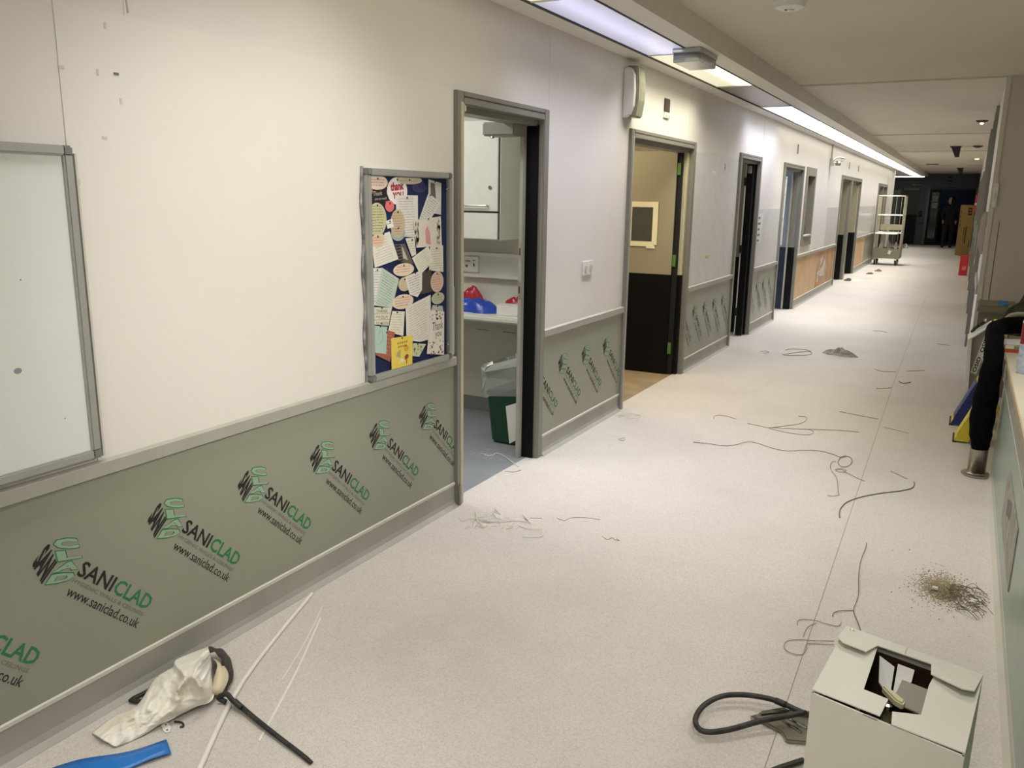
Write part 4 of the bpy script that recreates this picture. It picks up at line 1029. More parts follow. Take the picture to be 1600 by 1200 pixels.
B().lathe([(0.048, 0.015), (0.048, 0.688)], (0.205, 5.38, 0), 28).obj('tube', M_STEEL, t, smooth=True)

# black jacket with a hanging sleeve
t = thing('jacket', (0.3, 5.5, 0.72), 'black jacket flung on the counter end, one sleeve hanging down', 'jacket')
M_JKT = mat('black_fleece', (7, 7, 8), 0.95, bump=(120, 0.4), spec=0.1)
path = [(0.50, 6.0, 0.80), (0.40, 5.97, 0.82), (0.29, 5.92, 0.82), (0.215, 5.75, 0.812), (0.205, 5.50, 0.795), (0.206, 5.29, 0.725), (0.200, 5.245, 0.60), (0.194, 5.24, 0.46), (0.192, 5.24, 0.33), (0.200, 5.24, 0.235), (0.202, 5.24, 0.20)]
rad = [0.055, 0.054, 0.052, 0.050, 0.048, 0.049, 0.055, 0.063, 0.062, 0.050, 0.042]
sm = smooth_path(path, 4); rs = []
for i in range(len(sm)):
    u = i/4; a = int(min(u, len(rad)-1)); b_ = min(a+1, len(rad)-1)
    rs.append((rad[a]+(rad[b_]-rad[a])*(u-a))*(1+0.05*math.sin(i*1.7)))
sl = B().tube(sm, rs, 14).obj('sleeve', M_JKT, t, smooth=True)
B().tube([(0.200, 5.24, 0.222), (0.202, 5.24, 0.196)], [0.047, 0.044], 14).obj('cuff', M_JKT, sl, smooth=True)
lj = lump('body', (0.66, 5.98, 0.721), 0.22, 0.12, 0.12, M_JKT, None, None, 21); adopt(lj, t)

# dark holdall with straps further along the counter
t = thing('holdall', (0.55, 5.62, 0.721), 'dark camouflage holdall with grey and yellow straps behind the jacket', 'bag')
M_CAMO = mat('camouflage_cloth', (18, 20, 16), 0.9, noise=(14, 1.0, (58, 62, 40)))
lb = lump('bag_body', (0.47, 6.28, 0.7212), 0.22, 0.11, 0.29, M_CAMO, None, None, 33); adopt(lb, t)
lb2 = lump('side_pocket', (0.34, 6.30, 0.7211), 0.10, 0.07, 0.13, mat('grey_webbing_cloth', (84, 82, 70), 0.9), None, None, 35); adopt(lb2, t)
B().tube(smooth_path([(0.265, 6.14, 0.74), (0.275, 6.13, 0.82), (0.31, 6.12, 0.865), (0.40, 6.12, 0.875)], 5), 0.020, 8, flat=0.5).obj('grey_strap', mat('grey_strap', (164, 156, 138), 0.7), t, smooth=True)
B().tube(smooth_path([(0.215, 6.12, 0.825), (0.26, 6.1, 0.81), (0.33, 6.09, 0.802), (0.5, 6.08, 0.80)], 5), 0.014, 6, flat=0.6).obj('yellow_strap', mat('yellow_strap', (202, 188, 110), 0.7), t, smooth=True)
B().tube(smooth_path([(0.25, 6.11, 0.812), (0.262, 6.1, 0.78), (0.27, 6.08, 0.745), (0.30, 6.06, 0.735)], 5), 0.014, 6, flat=0.6).obj('yellow_strap', mat('yellow_strap', (202, 188, 110)), t, smooth=True)
t = thing('blue_pouch', (0.3, 7.8, 0.745), 'scrap of bright blue cloth on the lid of the taupe bin', 'cloth')
B().prism([(0.28, 0.7455), (0.36, 0.7455), (0.35, 0.775), (0.285, 0.785)], 1, 7.78, 7.83).obj('fold', mat('blue_cloth', (84, 146, 192), 0.8), t, bevel=0.008)
B().prism([(0.29, 0.7455), (0.34, 0.7455), (0.33, 0.765), (0.30, 0.765)], 1, 7.762, 7.779).obj('fold', mat('blue_cloth', (84, 146, 192)), t, bevel=0.004)

# flattened carton and spray can on the counter
t = thing('small_carton', (0.42, 5.45, 0.72), 'open red and white carton lying on the counter', 'carton')
B().box(0.262, 0.62, 5.48, 5.7, 0.7205, 0.762).obj('tray', mat('red_orange_print', (170, 72, 42), 0.5), t)
B().box(0.264, 0.62, 5.477, 5.481, 0.742, 0.764).obj('label_strip', mat('pale_label', (206, 196, 170), 0.5), t)
for k in range(2): B().box(0.307+k*0.035, 0.332+k*0.035, 5.475, 5.477, 0.745, 0.76).obj('printed_block', mat('olive_block', (128, 120, 88), 0.5), t)
B().hull8([(0.237, 5.49, 0.757), (0.272, 5.482, 0.768), (0.272, 5.7, 0.768), (0.237, 5.69, 0.757)], [(0.237, 5.49, 0.760), (0.272, 5.482, 0.771), (0.272, 5.7, 0.771), (0.237, 5.69, 0.760)]).obj('flap', M_WHITEP, t)
B().hull8([(0.272, 5.482, 0.7645), (0.62, 5.482, 0.785), (0.62, 5.7, 0.785), (0.272, 5.7, 0.7645)], [(0.272, 5.482, 0.7675), (0.62, 5.482, 0.788), (0.62, 5.7, 0.788), (0.272, 5.7, 0.7675)]).obj('flap', M_CARD, t)
t = thing('spray_can', (0.326, 4.83, 0.72), 'red and pale blue spray can with white cap on the counter', 'can')
SX, SY = 0.326, 4.83
B().lathe([(0.032, 0.7205), (0.033, 0.725), (0.033, 0.87)], (SX, SY, 0), 24).obj('lower_sleeve', mat('pale_blue_label', (186, 194, 206), 0.35, noise=(40, 0.9, (120, 130, 150))), t)
B().lathe([(0.0332, 0.87), (0.0332, 0.985), (0.028, 1.0)], (SX, SY, 0), 24).obj('upper_sleeve', mat('dark_red_label', (128, 34, 34), 0.35), t)
B().lathe([(0.027, 1.0), (0.026, 1.01), (0.026, 1.038), (0.020, 1.045)], (SX, SY, 0), 24).obj('cap', M_WHITEP, t)
B().lathe([(0.0334, 0.975), (0.0334, 0.983)], (SX, SY, 0), 24).obj('band', M_WHITEP, t)
b = B(); yq = SY-0.0345
b.text('OTTA', ((SX-0.016, yq, 0.885), (SX-0.016, yq, 0.96), (SX+0.0, yq-0.0005, 0.96), (SX+0.0, yq-0.0005, 0.885)), 0.02)
b.obj('lettering', M_WHITEP, t, recalc=False)

# bin, white cover and caution signs in the gap beyond the desk
t = thing('pedal_bin', (0.3, 7.95, 0.0), 'taupe lidded bin against the cross wall', 'bin')
B().box(0.15, 0.42, 7.75, 8.2, 0.0, 0.68).obj('body', mat('taupe_plastic', (112, 104, 86), 0.5), t)
B().box(0.138, 0.432, 7.73, 8.22, 0.68, 0.745).obj('lid', mat('taupe_plastic_lid', (124, 116, 98), 0.5), t, bevel=0.012)
t = thing('metal_cover', (0.17, 7.1, 0.0), 'white sheet-metal cover with a lettered tape strip standing by the bin', 'cover')
B().prism([(0.10, 0.552), (0.235, 0.668), (0.26, 0.62), (0.27, 0.0), (0.135, 0.0)], 1, 7.06, 7.3).obj('side_sheet', mat('pale_grey_metal', (150, 146, 132), 0.45), t)
B().prism([(0.098, 0.548), (0.235, 0.672), (0.235, 0.68), (0.090, 0.556)], 1, 7.02, 7.31).obj('top_flange', M_WHITEP, t)
B().prism([(0.092, 0.552), (0.118, 0.56), (0.150, 0.0), (0.128, 0.0)], 1, 7.02, 7.055).obj('front_flange', M_WHITEP, t)
pa, pb = Vector((0.158, 0.30)), Vector((0.218, 0.595)); dd = (pb-pa).normalized(); nn = Vector((dd.y, -dd.x))
q = [pa-nn*0.02, pa+nn*0.02, pb+nn*0.02, pb-nn*0.02]
ts = B().prism([(v.x, v.y) for v in q], 1, 7.054, 7.058).obj('tape_strip', M_WHITEP, t)
b = B()
for s in (0.04, 0.56):
    L = (pb-pa).length
    a0 = pa+dd*L*s; a1 = pa+dd*L*(s+0.40)
    bl, br = a0+nn*0.013, a1+nn*0.013; tl, tr = a0-nn*0.013, a1-nn*0.013
    b.text('OSID', [(v.x, 7.0535, v.y) for v in (tl, tr, br, bl)], 0.03)
b.obj('lettering', M_INK, ts, recalc=False)
t = thing('cable_coil', (0.19, 7.5, 0.66), 'dark tangled cable with a silver plug on the white cover', 'cable')
B().tube(smooth_path([(0.115, 7.28, 0.583), (0.14, 7.25, 0.625), (0.16, 7.27, 0.64), (0.17, 7.22, 0.655), (0.19, 7.26, 0.668)], 5), 0.012, 7).obj('cable', M_RUBBER, t)
B().lathe([(0.010, 0.0), (0.016, 0.012), (0.010, 0.028)], (0.195, 7.22, 0.672), 10).obj('plug', M_CHROME, t)

def caution_sign(xb, y0, y1, main, second, label):
    t = thing('caution_sign', (xb+0.2, (y0+y1)/2, 0.0), label, 'floor sign')
    apex = (xb+0.165, 0.40)
    for s, nm in ((-1, 'panel'), (1, 'panel')):
        fx = apex[0]+s*0.165
        lo = [(fx, y0), (fx, y1)]
        off = 0.008
        p = B().hull8([(fx, y0, 0), (fx, y1, 0), (apex[0], y1-0.04, apex[1]), (apex[0], y0+0.04, apex[1])], [(fx+off, y0, 0), (fx+off, y1, 0), (apex[0]+off, y1-0.04, apex[1]), (apex[0]+off, y0+0.04, apex[1])]).obj(nm, main, t)
        if s < 0:
            f = lambda u, v, e: (fx+(apex[0]-fx)*v-0.003-e, y0+(y1-y0)*u, apex[1]*v)
            B().flat([f(0.12, 0.12, 0), f(0.12, 0.8, 0), f(0.88, 0.8, 0), f(0.88, 0.12, 0)]).obj('print_block', second, p, recalc=False)
    B().box(xb-0.006, xb+0.02, y0-0.003, y1+0.003, 0.0, 0.012).obj('foot', M_RUBBER, t)
    B().hull8([(xb+0.002, y0-0.004, 0.012), (apex[0], y0+0.03, 0.40), (xb+0.09, y0+0.0, 0.012)], [(xb+0.002, y0-0.001, 0.012), (apex[0], y0+0.034, 0.40), (xb+0.09, y0+0.004, 0.012)]).obj('side_web', second if main is M_YEL else main, t)
    return t
M_YEL = mat('safety_yellow', (214, 196, 52), 0.45)
M_SBLUE = mat('safety_blue', (34, 48, 116), 0.45)
caution_sign(0.045, 6.55, 6.80, M_YEL, M_SBLUE, 'yellow and blue folding caution sign, the further of two')
caution_sign(0.075, 6.08, 6.30, M_YEL, M_YEL, 'plain yellow folding caution sign, the nearer of two')

# fittings on the cross wall and long right wall
t = thing('wall_switch', (0.17, 8.43, 1.6), 'white switch box on the corner of the cross wall', 'switch')
B().box(0.150, 0.185, 8.41, 8.4395, 1.52, 1.72).obj('box', M_WHITEP, t, bevel=0.004)
B().box(0.160, 0.174, 8.405, 8.41, 1.58, 1.64).obj('rocker', M_CREAM, t)
t = thing('soap_dispenser', (XR, 9.4, 1.3), 'pale rounded dispenser on the right wall beside the corner', 'dispenser')
B().prism([(XR-0.001, 1.08), (XR-0.03, 1.10), (XR-0.05, 1.2), (XR-0.05, 1.4), (XR-0.03, 1.47), (XR-0.001, 1.48)], 1, 9.0, 9.14).obj('case', mat('pinkish_plastic', (190, 178, 164), 0.4), t, bevel=0.006)
B().box(XR-0.035, XR-0.015, 9.04, 9.10, 1.06, 1.079).obj('nozzle', M_FRAME, t)
t = thing('wall_notice', (XR, 27.5, 1.35), 'red and white notice on the right wall above the tall carton', 'notice')
B().box(XR-0.07, XR-0.001, 27.2, 27.24, 1.3, 1.78).obj('panel', mat('red_sign', (196, 60, 62), 0.5), t)
B().box(XR-0.072, XR-0.002, 27.19, 27.2, 1.50, 1.56).obj('white_band', M_WHITEP, t)

# ================================================================ far end
t = thing('tall_carton', (-0.1, 29.1, 0.0), 'tall brown cardboard carton with black print against the right wall', 'carton')
M_KRAFT = mat('kraft_board', (150, 122, 68), 0.7, noise=(3, 0.4, (130, 104, 56)))
B().box(-0.285, 0.095, 28.95, 29.30, 0.001, 1.50).obj('body', M_KRAFT, t)
B().box(-0.283, 0.093, 28.97, 29.28, 1.5005, 1.505).obj('lid_flap', M_KRAFT, t)
b = B()
b.box(-0.07, 0.03, 28.947, 28.9495, 1.2, 1.42)
b.obj('logo_block', mat('black_print', (36, 24, 20), 0.6), t)
B().box(-0.05, 0.01, 28.9455, 28.9468, 1.34, 1.37).obj('logo_cut', M_KRAFT, t)
B().box(-0.05, 0.01, 28.9455, 28.9468, 1.25, 1.28).obj('logo_cut', M_KRAFT, t)
for (x0, x1, z0, z1) in ((-0.085, -0.05, 0.36, 0.86), (-0.13, -0.11, 0.42, 0.84), (0.04, 0.06, 0.25, 0.45)):
    B().box(x0, x1, 28.9475, 28.9495, z0, z1).obj('printed_line', mat('brown_print', (70, 48, 24), 0.6), t)
for k in range(4):
    B().box(-0.262, -0.240, 28.9475, 28.9495, 0.86+k*0.13, 0.93+k*0.13).obj('printed_symbol', mat('brown_print', (70, 48, 24)), t)
t = thing('red_box', (-0.01, 20.95, 0.0), 'red box standing on the floor against the right wall', 'box')
M_REDB = mat('red_card', (198, 48, 48), 0.5, noise=(8, 0.4, (170, 40, 44)))
B().box(-0.085, 0.085, 20.88, 21.05, 0.001, 0.415).obj('body', M_REDB, t, bevel=0.004)
B().box(-0.03, 0.05, 20.876, 20.8795, 0.12, 0.20).obj('label', mat('red_label', (220, 120, 112), 0.5), t)
B().box(-0.13, 0.085, 20.93, 21.06, 0.4155, 0.425).obj('flap', M_REDB, t)

# cage trolley
t = thing('cage_trolley', (-1.75, 23.4, 0.0), 'tall galvanised roll cage trolley by the left wall', 'trolley')
M_GALV = mat('galvanised_wire', (200, 197, 178), 0.35, metal=0.45)
M_TRAY = mat('grey_tray', (134, 132, 112), 0.5)
tx0, tx1, ty0, ty1 = -2.06, -1.44, 23.0, 23.75
bx = B().box(tx0, tx1, ty0, ty0+0.02, 0.17, 0.42).box(tx0, tx1, ty1-0.02, ty1, 0.17, 0.42).box(tx0, tx0+0.02, ty0+0.02, ty1-0.02, 0.17, 0.42).box(tx1-0.02, tx1, ty0+0.02, ty1-0.02, 0.17, 0.42).box(tx0+0.02, tx1-0.02, ty0+0.02, ty1-0.02, 0.17, 0.20)
bx.obj('base_tray', M_TRAY, t)
B().prism([(-1.72, 0.29), (-1.66, 0.27), (-1.63, 0.36), (-1.69, 0.38)], 1, ty0-0.004, ty0-0.001).obj('label', M_WHITEP, t)
for x in (tx0+0.06, tx1-0.08):
    for y in (ty0+0.07, ty1-0.08):
        c = B().lathe([(0.055, -0.02), (0.06, -0.012), (0.06, 0.012), (0.055, 0.02)], (x, y, 0.06), 16, axis=0).obj('caster', M_RUBBER, t)
        B().box(x-0.03, x-0.022, y-0.03, y+0.03, 0.05, 0.17).box(x+0.022, x+0.03, y-0.03, y+0.03, 0.05, 0.17).box(x-0.03, x+0.03, y-0.03, y+0.03, 0.155, 0.17).obj('fork', M_GALV, c)
for x in (tx0+0.015, tx1-0.015):
    for y in (ty0+0.015, ty1-0.015):
        B().tube([(x, y, 0.42), (x, y, 1.70)], 0.014, 8).obj('post', M_GALV, t)
for z in (1.70, 1.23, 0.80):
    for y in (ty0+0.015, ty1-0.015):
        if z == 1.70 or y > ty0+0.1 or z == 0.80 or z == 1.23:
            B().tube([(tx0+0.015, y, z), (tx1-0.015, y, z)], 0.014, 6).obj('rail', M_GALV, t)
    for x in (tx0+0.015, tx1-0.015):
        B().tube([(x, ty0+0.015, z), (x, ty1-0.015, z)], 0.012, 6).obj('rail', M_GALV, t)
for x in (tx0+0.015, tx1-0.015):
    for k in range(1, 6):
        y = ty0+0.015+(ty1-ty0-0.03)*k/6
        B().tube([(x, y, 0.42), (x, y, 1.70)], 0.006, 5).obj('wire', M_GALV, t)
for k in range(1, 5):
    x = tx0+0.015+(tx1-tx0-0.03)*k/5
    B().tube([(x, ty1-0.015, 0.42), (x, ty1-0.015, 1.70)], 0.006, 5).obj('wire', M_GALV, t)
B().box(tx0+0.10, tx1-0.02, ty0+0.10, ty1-0.05, 0.87, 0.885).box(tx0+0.10, tx1-0.02, ty0+0.10, ty0+0.115, 0.885, 1.01).obj('shelf', mat('pale_tray', (176, 172, 146), 0.5), t)
B().tube([(tx0+0.02, ty0-0.05, 0.78), (tx1-0.10, ty0-0.05, 0.78)], 0.016, 6).obj('drop_bar', M_GALV, t)
for x in (tx0+0.03, tx1-0.12): B().tube([(x, ty0-0.05, 0.78), (x, ty0+0.015, 0.80)], 0.01, 6).obj('drop_bar_arm', M_GALV, t)
for n, (x, y, rx, ry, h, lab) in enumerate(((-1.91, 23.30, 0.075, 0.16, 0.28, 'crumpled white bag at the left in the cage trolley base'), (-1.74, 23.36, 0.06, 0.15, 0.30, 'crumpled cream bag in the middle of the cage trolley base'), (-1.57, 23.30, 0.065, 0.16, 0.27, 'crumpled white bag at the right in the cage trolley base'))):
    lump('crumpled_bag', (x, y, 0.2005), rx, ry, h, mat('white_paper_bag', (222, 218, 202), 0.7) if n != 1 else mat('cream_paper_bag', (196, 190, 170), 0.7), lab, 'bag', 40+n)
lump('grey_bag', (-1.36, 23.55, 0.42), 0.07, 0.12, 0.08, mat('grey_cloth_bag', (150, 148, 132), 0.8), 'small grey cloth hooked over the right side of the cage trolley', 'bag', 50)

# signs and fittings on the end wall
t = thing('exit_sign', (-1.95, YE-0.02, 2.2), 'small dark green exit sign above the grey and black end door', 'sign')
B().box(-2.05, -1.74, YE-0.03, YE-0.001, 2.13, 2.26).obj('panel', mat('dark_green_sign', (36, 58, 50), 0.5), t)
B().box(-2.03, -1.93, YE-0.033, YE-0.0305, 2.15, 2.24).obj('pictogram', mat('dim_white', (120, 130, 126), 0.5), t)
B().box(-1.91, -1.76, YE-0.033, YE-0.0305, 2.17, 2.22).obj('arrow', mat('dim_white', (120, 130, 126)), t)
t = thing('door_sign', (-0.8, YE-0.02, 2.35), 'little dark plate above the double doorway', 'plate')
B().box(-0.9, -0.72, YE-0.02, YE-0.001, 2.32, 2.36).obj('plate', M_DKPL, t)
B().box(-0.86, -0.76, YE-0.02, YE-0.001, 2.44, 2.50).obj('sensor', M_DKPL, t)
t = thing('card_reader', (-1.68, YE-0.02, 1.1), 'black card reader box on the end wall between the doors', 'reader')
B().box(-1.71, -1.60, YE-0.04, YE-0.001, 1.02, 1.24).obj('case', M_BLACK, t)
B().box(-1.68, -1.63, YE-0.043, YE-0.0405, 1.14, 1.18).obj('keypad', mat('dim_red', (120, 60, 56), 0.5), t)
struct(B().box(-1.73, -1.50, YE-0.02, YE-0.001, 0.76, 0.83), 'trim_50', M_ENDDOOR)
for k, (z0, z1, lab) in enumerate(((1.60, 1.80, 'upper white notice on the dark end door glass'), (1.36, 1.54, 'middle white notice on the dark end door glass'), (1.02, 1.22, 'lower grey notice on the dark end door glass'))):
    t = thing('door_notice', (-1.22, YE+0.03, z0), lab, 'notice')
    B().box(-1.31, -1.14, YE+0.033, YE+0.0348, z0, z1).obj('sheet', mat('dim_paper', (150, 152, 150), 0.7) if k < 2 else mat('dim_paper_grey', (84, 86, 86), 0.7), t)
    for j in range(3): B().box(-1.29, -1.16, YE+0.0325, YE+0.0329, z1-0.05-j*0.04, z1-0.04-j*0.04).obj('text_line', M_GREYINK, t)

# person standing in the dark doorway
t = thing('person', (-0.62, 33.2, 0.0), 'person in dark hooded clothing standing by the dark end doorway', 'person')
def skin_body(name, verts, edges, radii, m, parent, root=0, sub=2):
    me = bpy.data.meshes.new(name); me.from_pydata(verts, edges, [])
    o = bpy.data.objects.new(name, me); COL.objects.link(o)
    sk = o.modifiers.new('skin', 'SKIN'); sk.use_smooth_shade = True
    for i, r in enumerate(radii):
        rr = r if isinstance(r, tuple) else (r, r)
        me.skin_vertices[0].data[i].radius = rr
        me.skin_vertices[0].data[i].use_root = (i == root)
    ss = o.modifiers.new('sub', 'SUBSURF'); ss.levels = sub; ss.render_levels = sub
    me.materials.append(m); adopt(o, parent)
    return o
px, py = -0.62, 33.2
V_ = [(0, 0, 0.92), (0, 0, 1.12), (0, 0.01, 1.34), (0, 0, 1.46), (-0.01, -0.01, 1.53),
      (-0.10, 0, 0.88), (-0.11, -0.02, 0.48), (-0.12, 0.03, 0.09), (-0.13, -0.13, 0.05),
      (0.10, 0, 0.88), (0.11, -0.01, 0.48), (0.11, 0.04, 0.09), (0.12, -0.12, 0.05),
      (-0.18, 0, 1.38), (-0.24, 0.02, 1.12), (-0.20, -0.13, 0.96),
      (0.18, 0, 1.38), (0.24, 0.02, 1.12), (0.20, -0.13, 0.96)]
E_ = [(0, 1), (1, 2), (2, 3), (3, 4), (0, 5), (5, 6), (6, 7), (7, 8), (0, 9), (9, 10), (10, 11), (11, 12), (2, 13), (13, 14), (14, 15), (2, 16), (16, 17), (17, 18)]
R_ = [(0.17, 0.13), (0.16, 0.12), (0.19, 0.13), (0.09, 0.08), (0.06, 0.06), 0.115, 0.085, 0.06, 0.045, 0.115, 0.085, 0.06, 0.045, 0.075, 0.055, 0.042, 0.075, 0.055, 0.042]
skin_body('body', [(px+a, py+b_, c) for a, b_, c in V_], E_, R_, mat('black_clothing', (8, 8, 10), 0.9), t)
M_SKIN = mat('skin', (150, 118, 100), 0.6)
hd = B()
prof = [(0.028, -0.115), (0.052, -0.10), (0.068, -0.06), (0.076, -0.01), (0.078, 0.04), (0.07, 0.085), (0.045, 0.115), (0.01, 0.122)]
hd.lathe(prof, (px-0.02, py-0.02, 1.62), 16)
for v in hd.bm.verts:
    if v.co.x < px-0.06: v.co.x -= 0.015*max(0, 1-abs(v.co.z-1.60)/0.05)
head = hd.obj('head', M_SKIN, t, smooth=True)
B().prism([(py-0.012-0.02, 1.585), (py+0.012-0.02, 1.585), (py-0.02, 1.63)], 0, px-0.125, px-0.09).obj('nose', M_SKIN, head)
for s in (-1, 1): B().lathe([(0.004, -0.006), (0.008, 0), (0.004, 0.006)], (px-0.092, py-0.02+s*0.03, 1.64), 8).obj('eye', M_INK, head)
B().box(px-0.098, px-0.088, py-0.04, py+0.0, 1.555, 1.563).obj('mouth', mat('lip', (120, 70, 62), 0.6), head)
B().lathe([(0.085, -0.10), (0.098, -0.02), (0.098, 0.05), (0.075, 0.105), (0.02, 0.135)], (px+0.028, py-0.005, 1.625), 16).obj('hood', mat('black_clothing', (8, 8, 10)), t, smooth=True)
for s in (-1, 1):
    hx = px+s*0.20
    palm = B().box(hx-0.02, hx+0.02, py-0.19, py-0.125, 0.89, 0.97).obj('hand', M_SKIN, t, bevel=0.012)
    for k in range(4): B().tube([(hx-0.015+k*0.010, py-0.16, 0.90), (hx-0.015+k*0.010, py-0.17, 0.86), (hx-0.014+k*0.010, py-0.155, 0.835+0.005*abs(k-1.5))], [0.0065, 0.006, 0.005], 6).obj('finger', M_SKIN, palm)
    B().tube([(hx-s*0.02, py-0.15, 0.95), (hx-s*0.033, py-0.175, 0.92), (hx-s*0.03, py-0.18, 0.895)], [0.009, 0.008, 0.006], 6).obj('thumb', M_SKIN, palm)

# ================================================================ things lying on the floor
LINES = {"A1":[[-1.461,5.828],[-1.478,5.894],[-1.457,5.945],[-1.401,5.947],[-1.32,5.902]],"A2":[[-1.219,5.823],[-1.135,5.804],[-1.065,5.788],[-0.97,5.904],[-0.897,6.009],[-0.872,6.127],[-0.892,6.234],[-0.941,6.229]],"A3":[[-0.501,6.001],[-0.61,5.98],[-0.718,5.937],[-0.908,5.849],[-1.064,5.783],[-0.937,5.73],[-0.836,5.726],[-0.78,5.765],[-0.778,5.849],[-0.811,5.885]],"B":[[-1.417,5.168],[-1.317,5.173],[-1.219,5.183],[-1.161,5.247],[-1.11,5.349],[-1.051,5.359],[-0.952,5.295],[-0.853,5.278],[-0.77,5.338],[-0.673,5.387],[-0.588,5.362],[-0.531,5.314],[-0.493,5.365],[-0.461,5.281],[-0.464,5.17],[-0.495,5.118],[-0.529,5.183],[-0.531,5.314],[-0.507,5.365]],"C2":[[-0.546,5.216],[-0.565,5.174],[-0.56,5.079],[-0.538,4.993],[-0.495,4.869],[-0.457,4.634],[-0.447,4.585],[-0.473,4.556],[-0.501,4.546]],"C3":[[-0.529,5.047],[-0.496,5.08],[-0.467,5.052],[-0.486,5.004],[-0.522,5.019],[-0.494,5.068],[-0.465,5.017],[-0.408,4.959],[-0.351,4.905]],"D":[[-0.399,4.244],[-0.41,4.318],[-0.411,4.396],[-0.394,4.502],[-0.34,4.618],[-0.255,4.736],[-0.166,4.831],[-0.113,4.909],[-0.1,4.983],[-0.105,5.044]],"G1":[[-0.695,6.539],[-0.624,6.516],[-0.541,6.488],[-0.419,6.454]],"G2":[[-0.361,6.229],[-0.285,6.2],[-0.197,6.147]],"H1":[[-0.385,7.96],[-0.355,7.906],[-0.318,7.929],[-0.293,7.981]],"H2":[[-0.623,8.442],[-0.558,8.378],[-0.438,8.424]],"H3":[[-0.532,7.549],[-0.462,7.602],[-0.421,7.653]],"K":[[-1.545,8.781],[-1.494,8.713],[-1.34,8.812],[-1.28,8.952],[-1.326,9.077],[-1.423,8.962],[-1.528,8.741]],"K2":[[-1.554,9.036],[-1.514,9.143],[-1.381,9.175],[-1.311,9.1]],"L":[[-0.884,11.025],[-0.812,11.073],[-0.729,10.987]],"M":[[-0.353,8.508],[-0.213,8.64]],"N":[[-1.774,8.801],[-1.726,8.858],[-1.683,8.794],[-1.726,8.715]],"O":[[-0.165,10.407],[-0.078,10.39],[-0.029,10.378]],"P":[[-0.237,5.181],[-0.198,5.144],[-0.143,5.078]],"E1":[[-0.248,3.978],[-0.243,3.907],[-0.247,3.742],[-0.236,3.567],[-0.219,3.411],[-0.218,3.325],[-0.22,3.249],[-0.209,3.199],[-0.189,3.133],[-0.178,3.087]],"E2":[[-0.219,3.242],[-0.261,3.209],[-0.283,3.181],[-0.283,3.149]],"F1":[[-0.39,3.015],[-0.393,3.043],[-0.375,3.069],[-0.332,3.081],[-0.293,3.073],[-0.254,3.084],[-0.248,3.115]],"F2":[[-0.356,2.935],[-0.353,3.009],[-0.33,3.065]],"F3":[[-0.253,2.962],[-0.32,2.92],[-0.36,2.907],[-0.397,2.878],[-0.405,2.843],[-0.395,2.812],[-0.367,2.791],[-0.337,2.808],[-0.331,2.849],[-0.334,2.885],[-0.317,2.901],[-0.249,2.929]],"S1":[[-2.01,3.243],[-1.985,3.281],[-1.937,3.302],[-1.869,3.31],[-1.795,3.37]],"S2":[[-1.92,3.234],[-1.871,3.232],[-1.932,3.274],[-2.012,3.389],[-1.937,3.302],[-1.887,3.3],[-1.849,3.338]],"S3":[[-1.944,3.463],[-1.889,3.421],[-1.939,3.432],[-1.856,3.35],[-1.759,3.391],[-1.711,3.388],[-1.782,3.458],[-1.702,3.393]],"S4":[[-1.743,3.338],[-1.674,3.317],[-1.616,3.337],[-1.586,3.266],[-1.659,3.223]],"T1":[[-1.738,3.452],[-1.687,3.481]],"T2":[[-1.624,3.519],[-1.579,3.51],[-1.562,3.561],[-1.498,3.599],[-1.432,3.609]],"T3":[[-1.34,3.422],[-1.309,3.399],[-1.295,3.43],[-1.279,3.417],[-1.254,3.415],[-1.274,3.431]],"T4":[[-2.192,4.016],[-2.14,4.034],[-2.121,4.082]],"T5":[[-1.866,4.972],[-1.842,5.021],[-1.824,4.963],[-1.86,4.964]],"T6":[[-2.1,5.496],[-2.057,5.557],[-1.978,5.521],[-1.946,5.611],[-2.039,5.64],[-2.062,5.484]],"T7":[[-1.418,5.163],[-1.35,5.171]],"T8":[[-2.161,4.126],[-2.379,4.284],[-2.402,4.22],[-2.469,4.23]],"strip":[[-2.147,2.143],[-1.691,1.373],[-1.672,1.339]],"streak":[[-1.965,2.176],[-1.859,1.953],[-1.719,1.69],[-1.635,1.532]],"bar":[[-1.902,1.645],[-1.863,1.623],[-1.842,1.635],[-1.735,1.606],[-1.609,1.576],[-1.494,1.551],[-1.445,1.539]],"band":[[-2.163,1.821],[-2.132,1.835],[-2.074,1.824],[-2.002,1.778],[-1.949,1.732],[-1.915,1.678],[-1.898,1.642]],"bandL":[[-2.173,1.567],[-2.177,1.534],[-2.178,1.495],[-2.152,1.497],[-2.107,1.52]],"clothL":[[-2.085,1.319],[-2.099,1.404],[-2.084,1.445],[-2.097,1.495],[-2.172,1.615],[-2.164,1.669],[-2.194,1.714],[-2.168,1.824]],"clothR":[[-1.967,1.311],[-1.954,1.351],[-1.946,1.393],[-1.945,1.442],[-1.936,1.492],[-1.924,1.555],[-1.916,1.617],[-2.043,1.732]],"lining":[[-2.098,1.781],[-2.051,1.773],[-1.995,1.749],[-1.955,1.717],[-1.924,1.673],[-1.91,1.64],[-1.927,1.626]],"tag":[[-1.939,1.441],[-1.947,1.466],[-1.9,1.446],[-1.886,1.43],[-1.893,1.422],[-1.908,1.424]],"tape":[[-1.912,1.24],[-1.922,1.216],[-1.824,1.271],[-1.8,1.361],[-1.859,1.394]],"dust":[[-1.99,2.014],[-1.936,1.805],[-1.632,1.702],[-1.445,1.631]]}
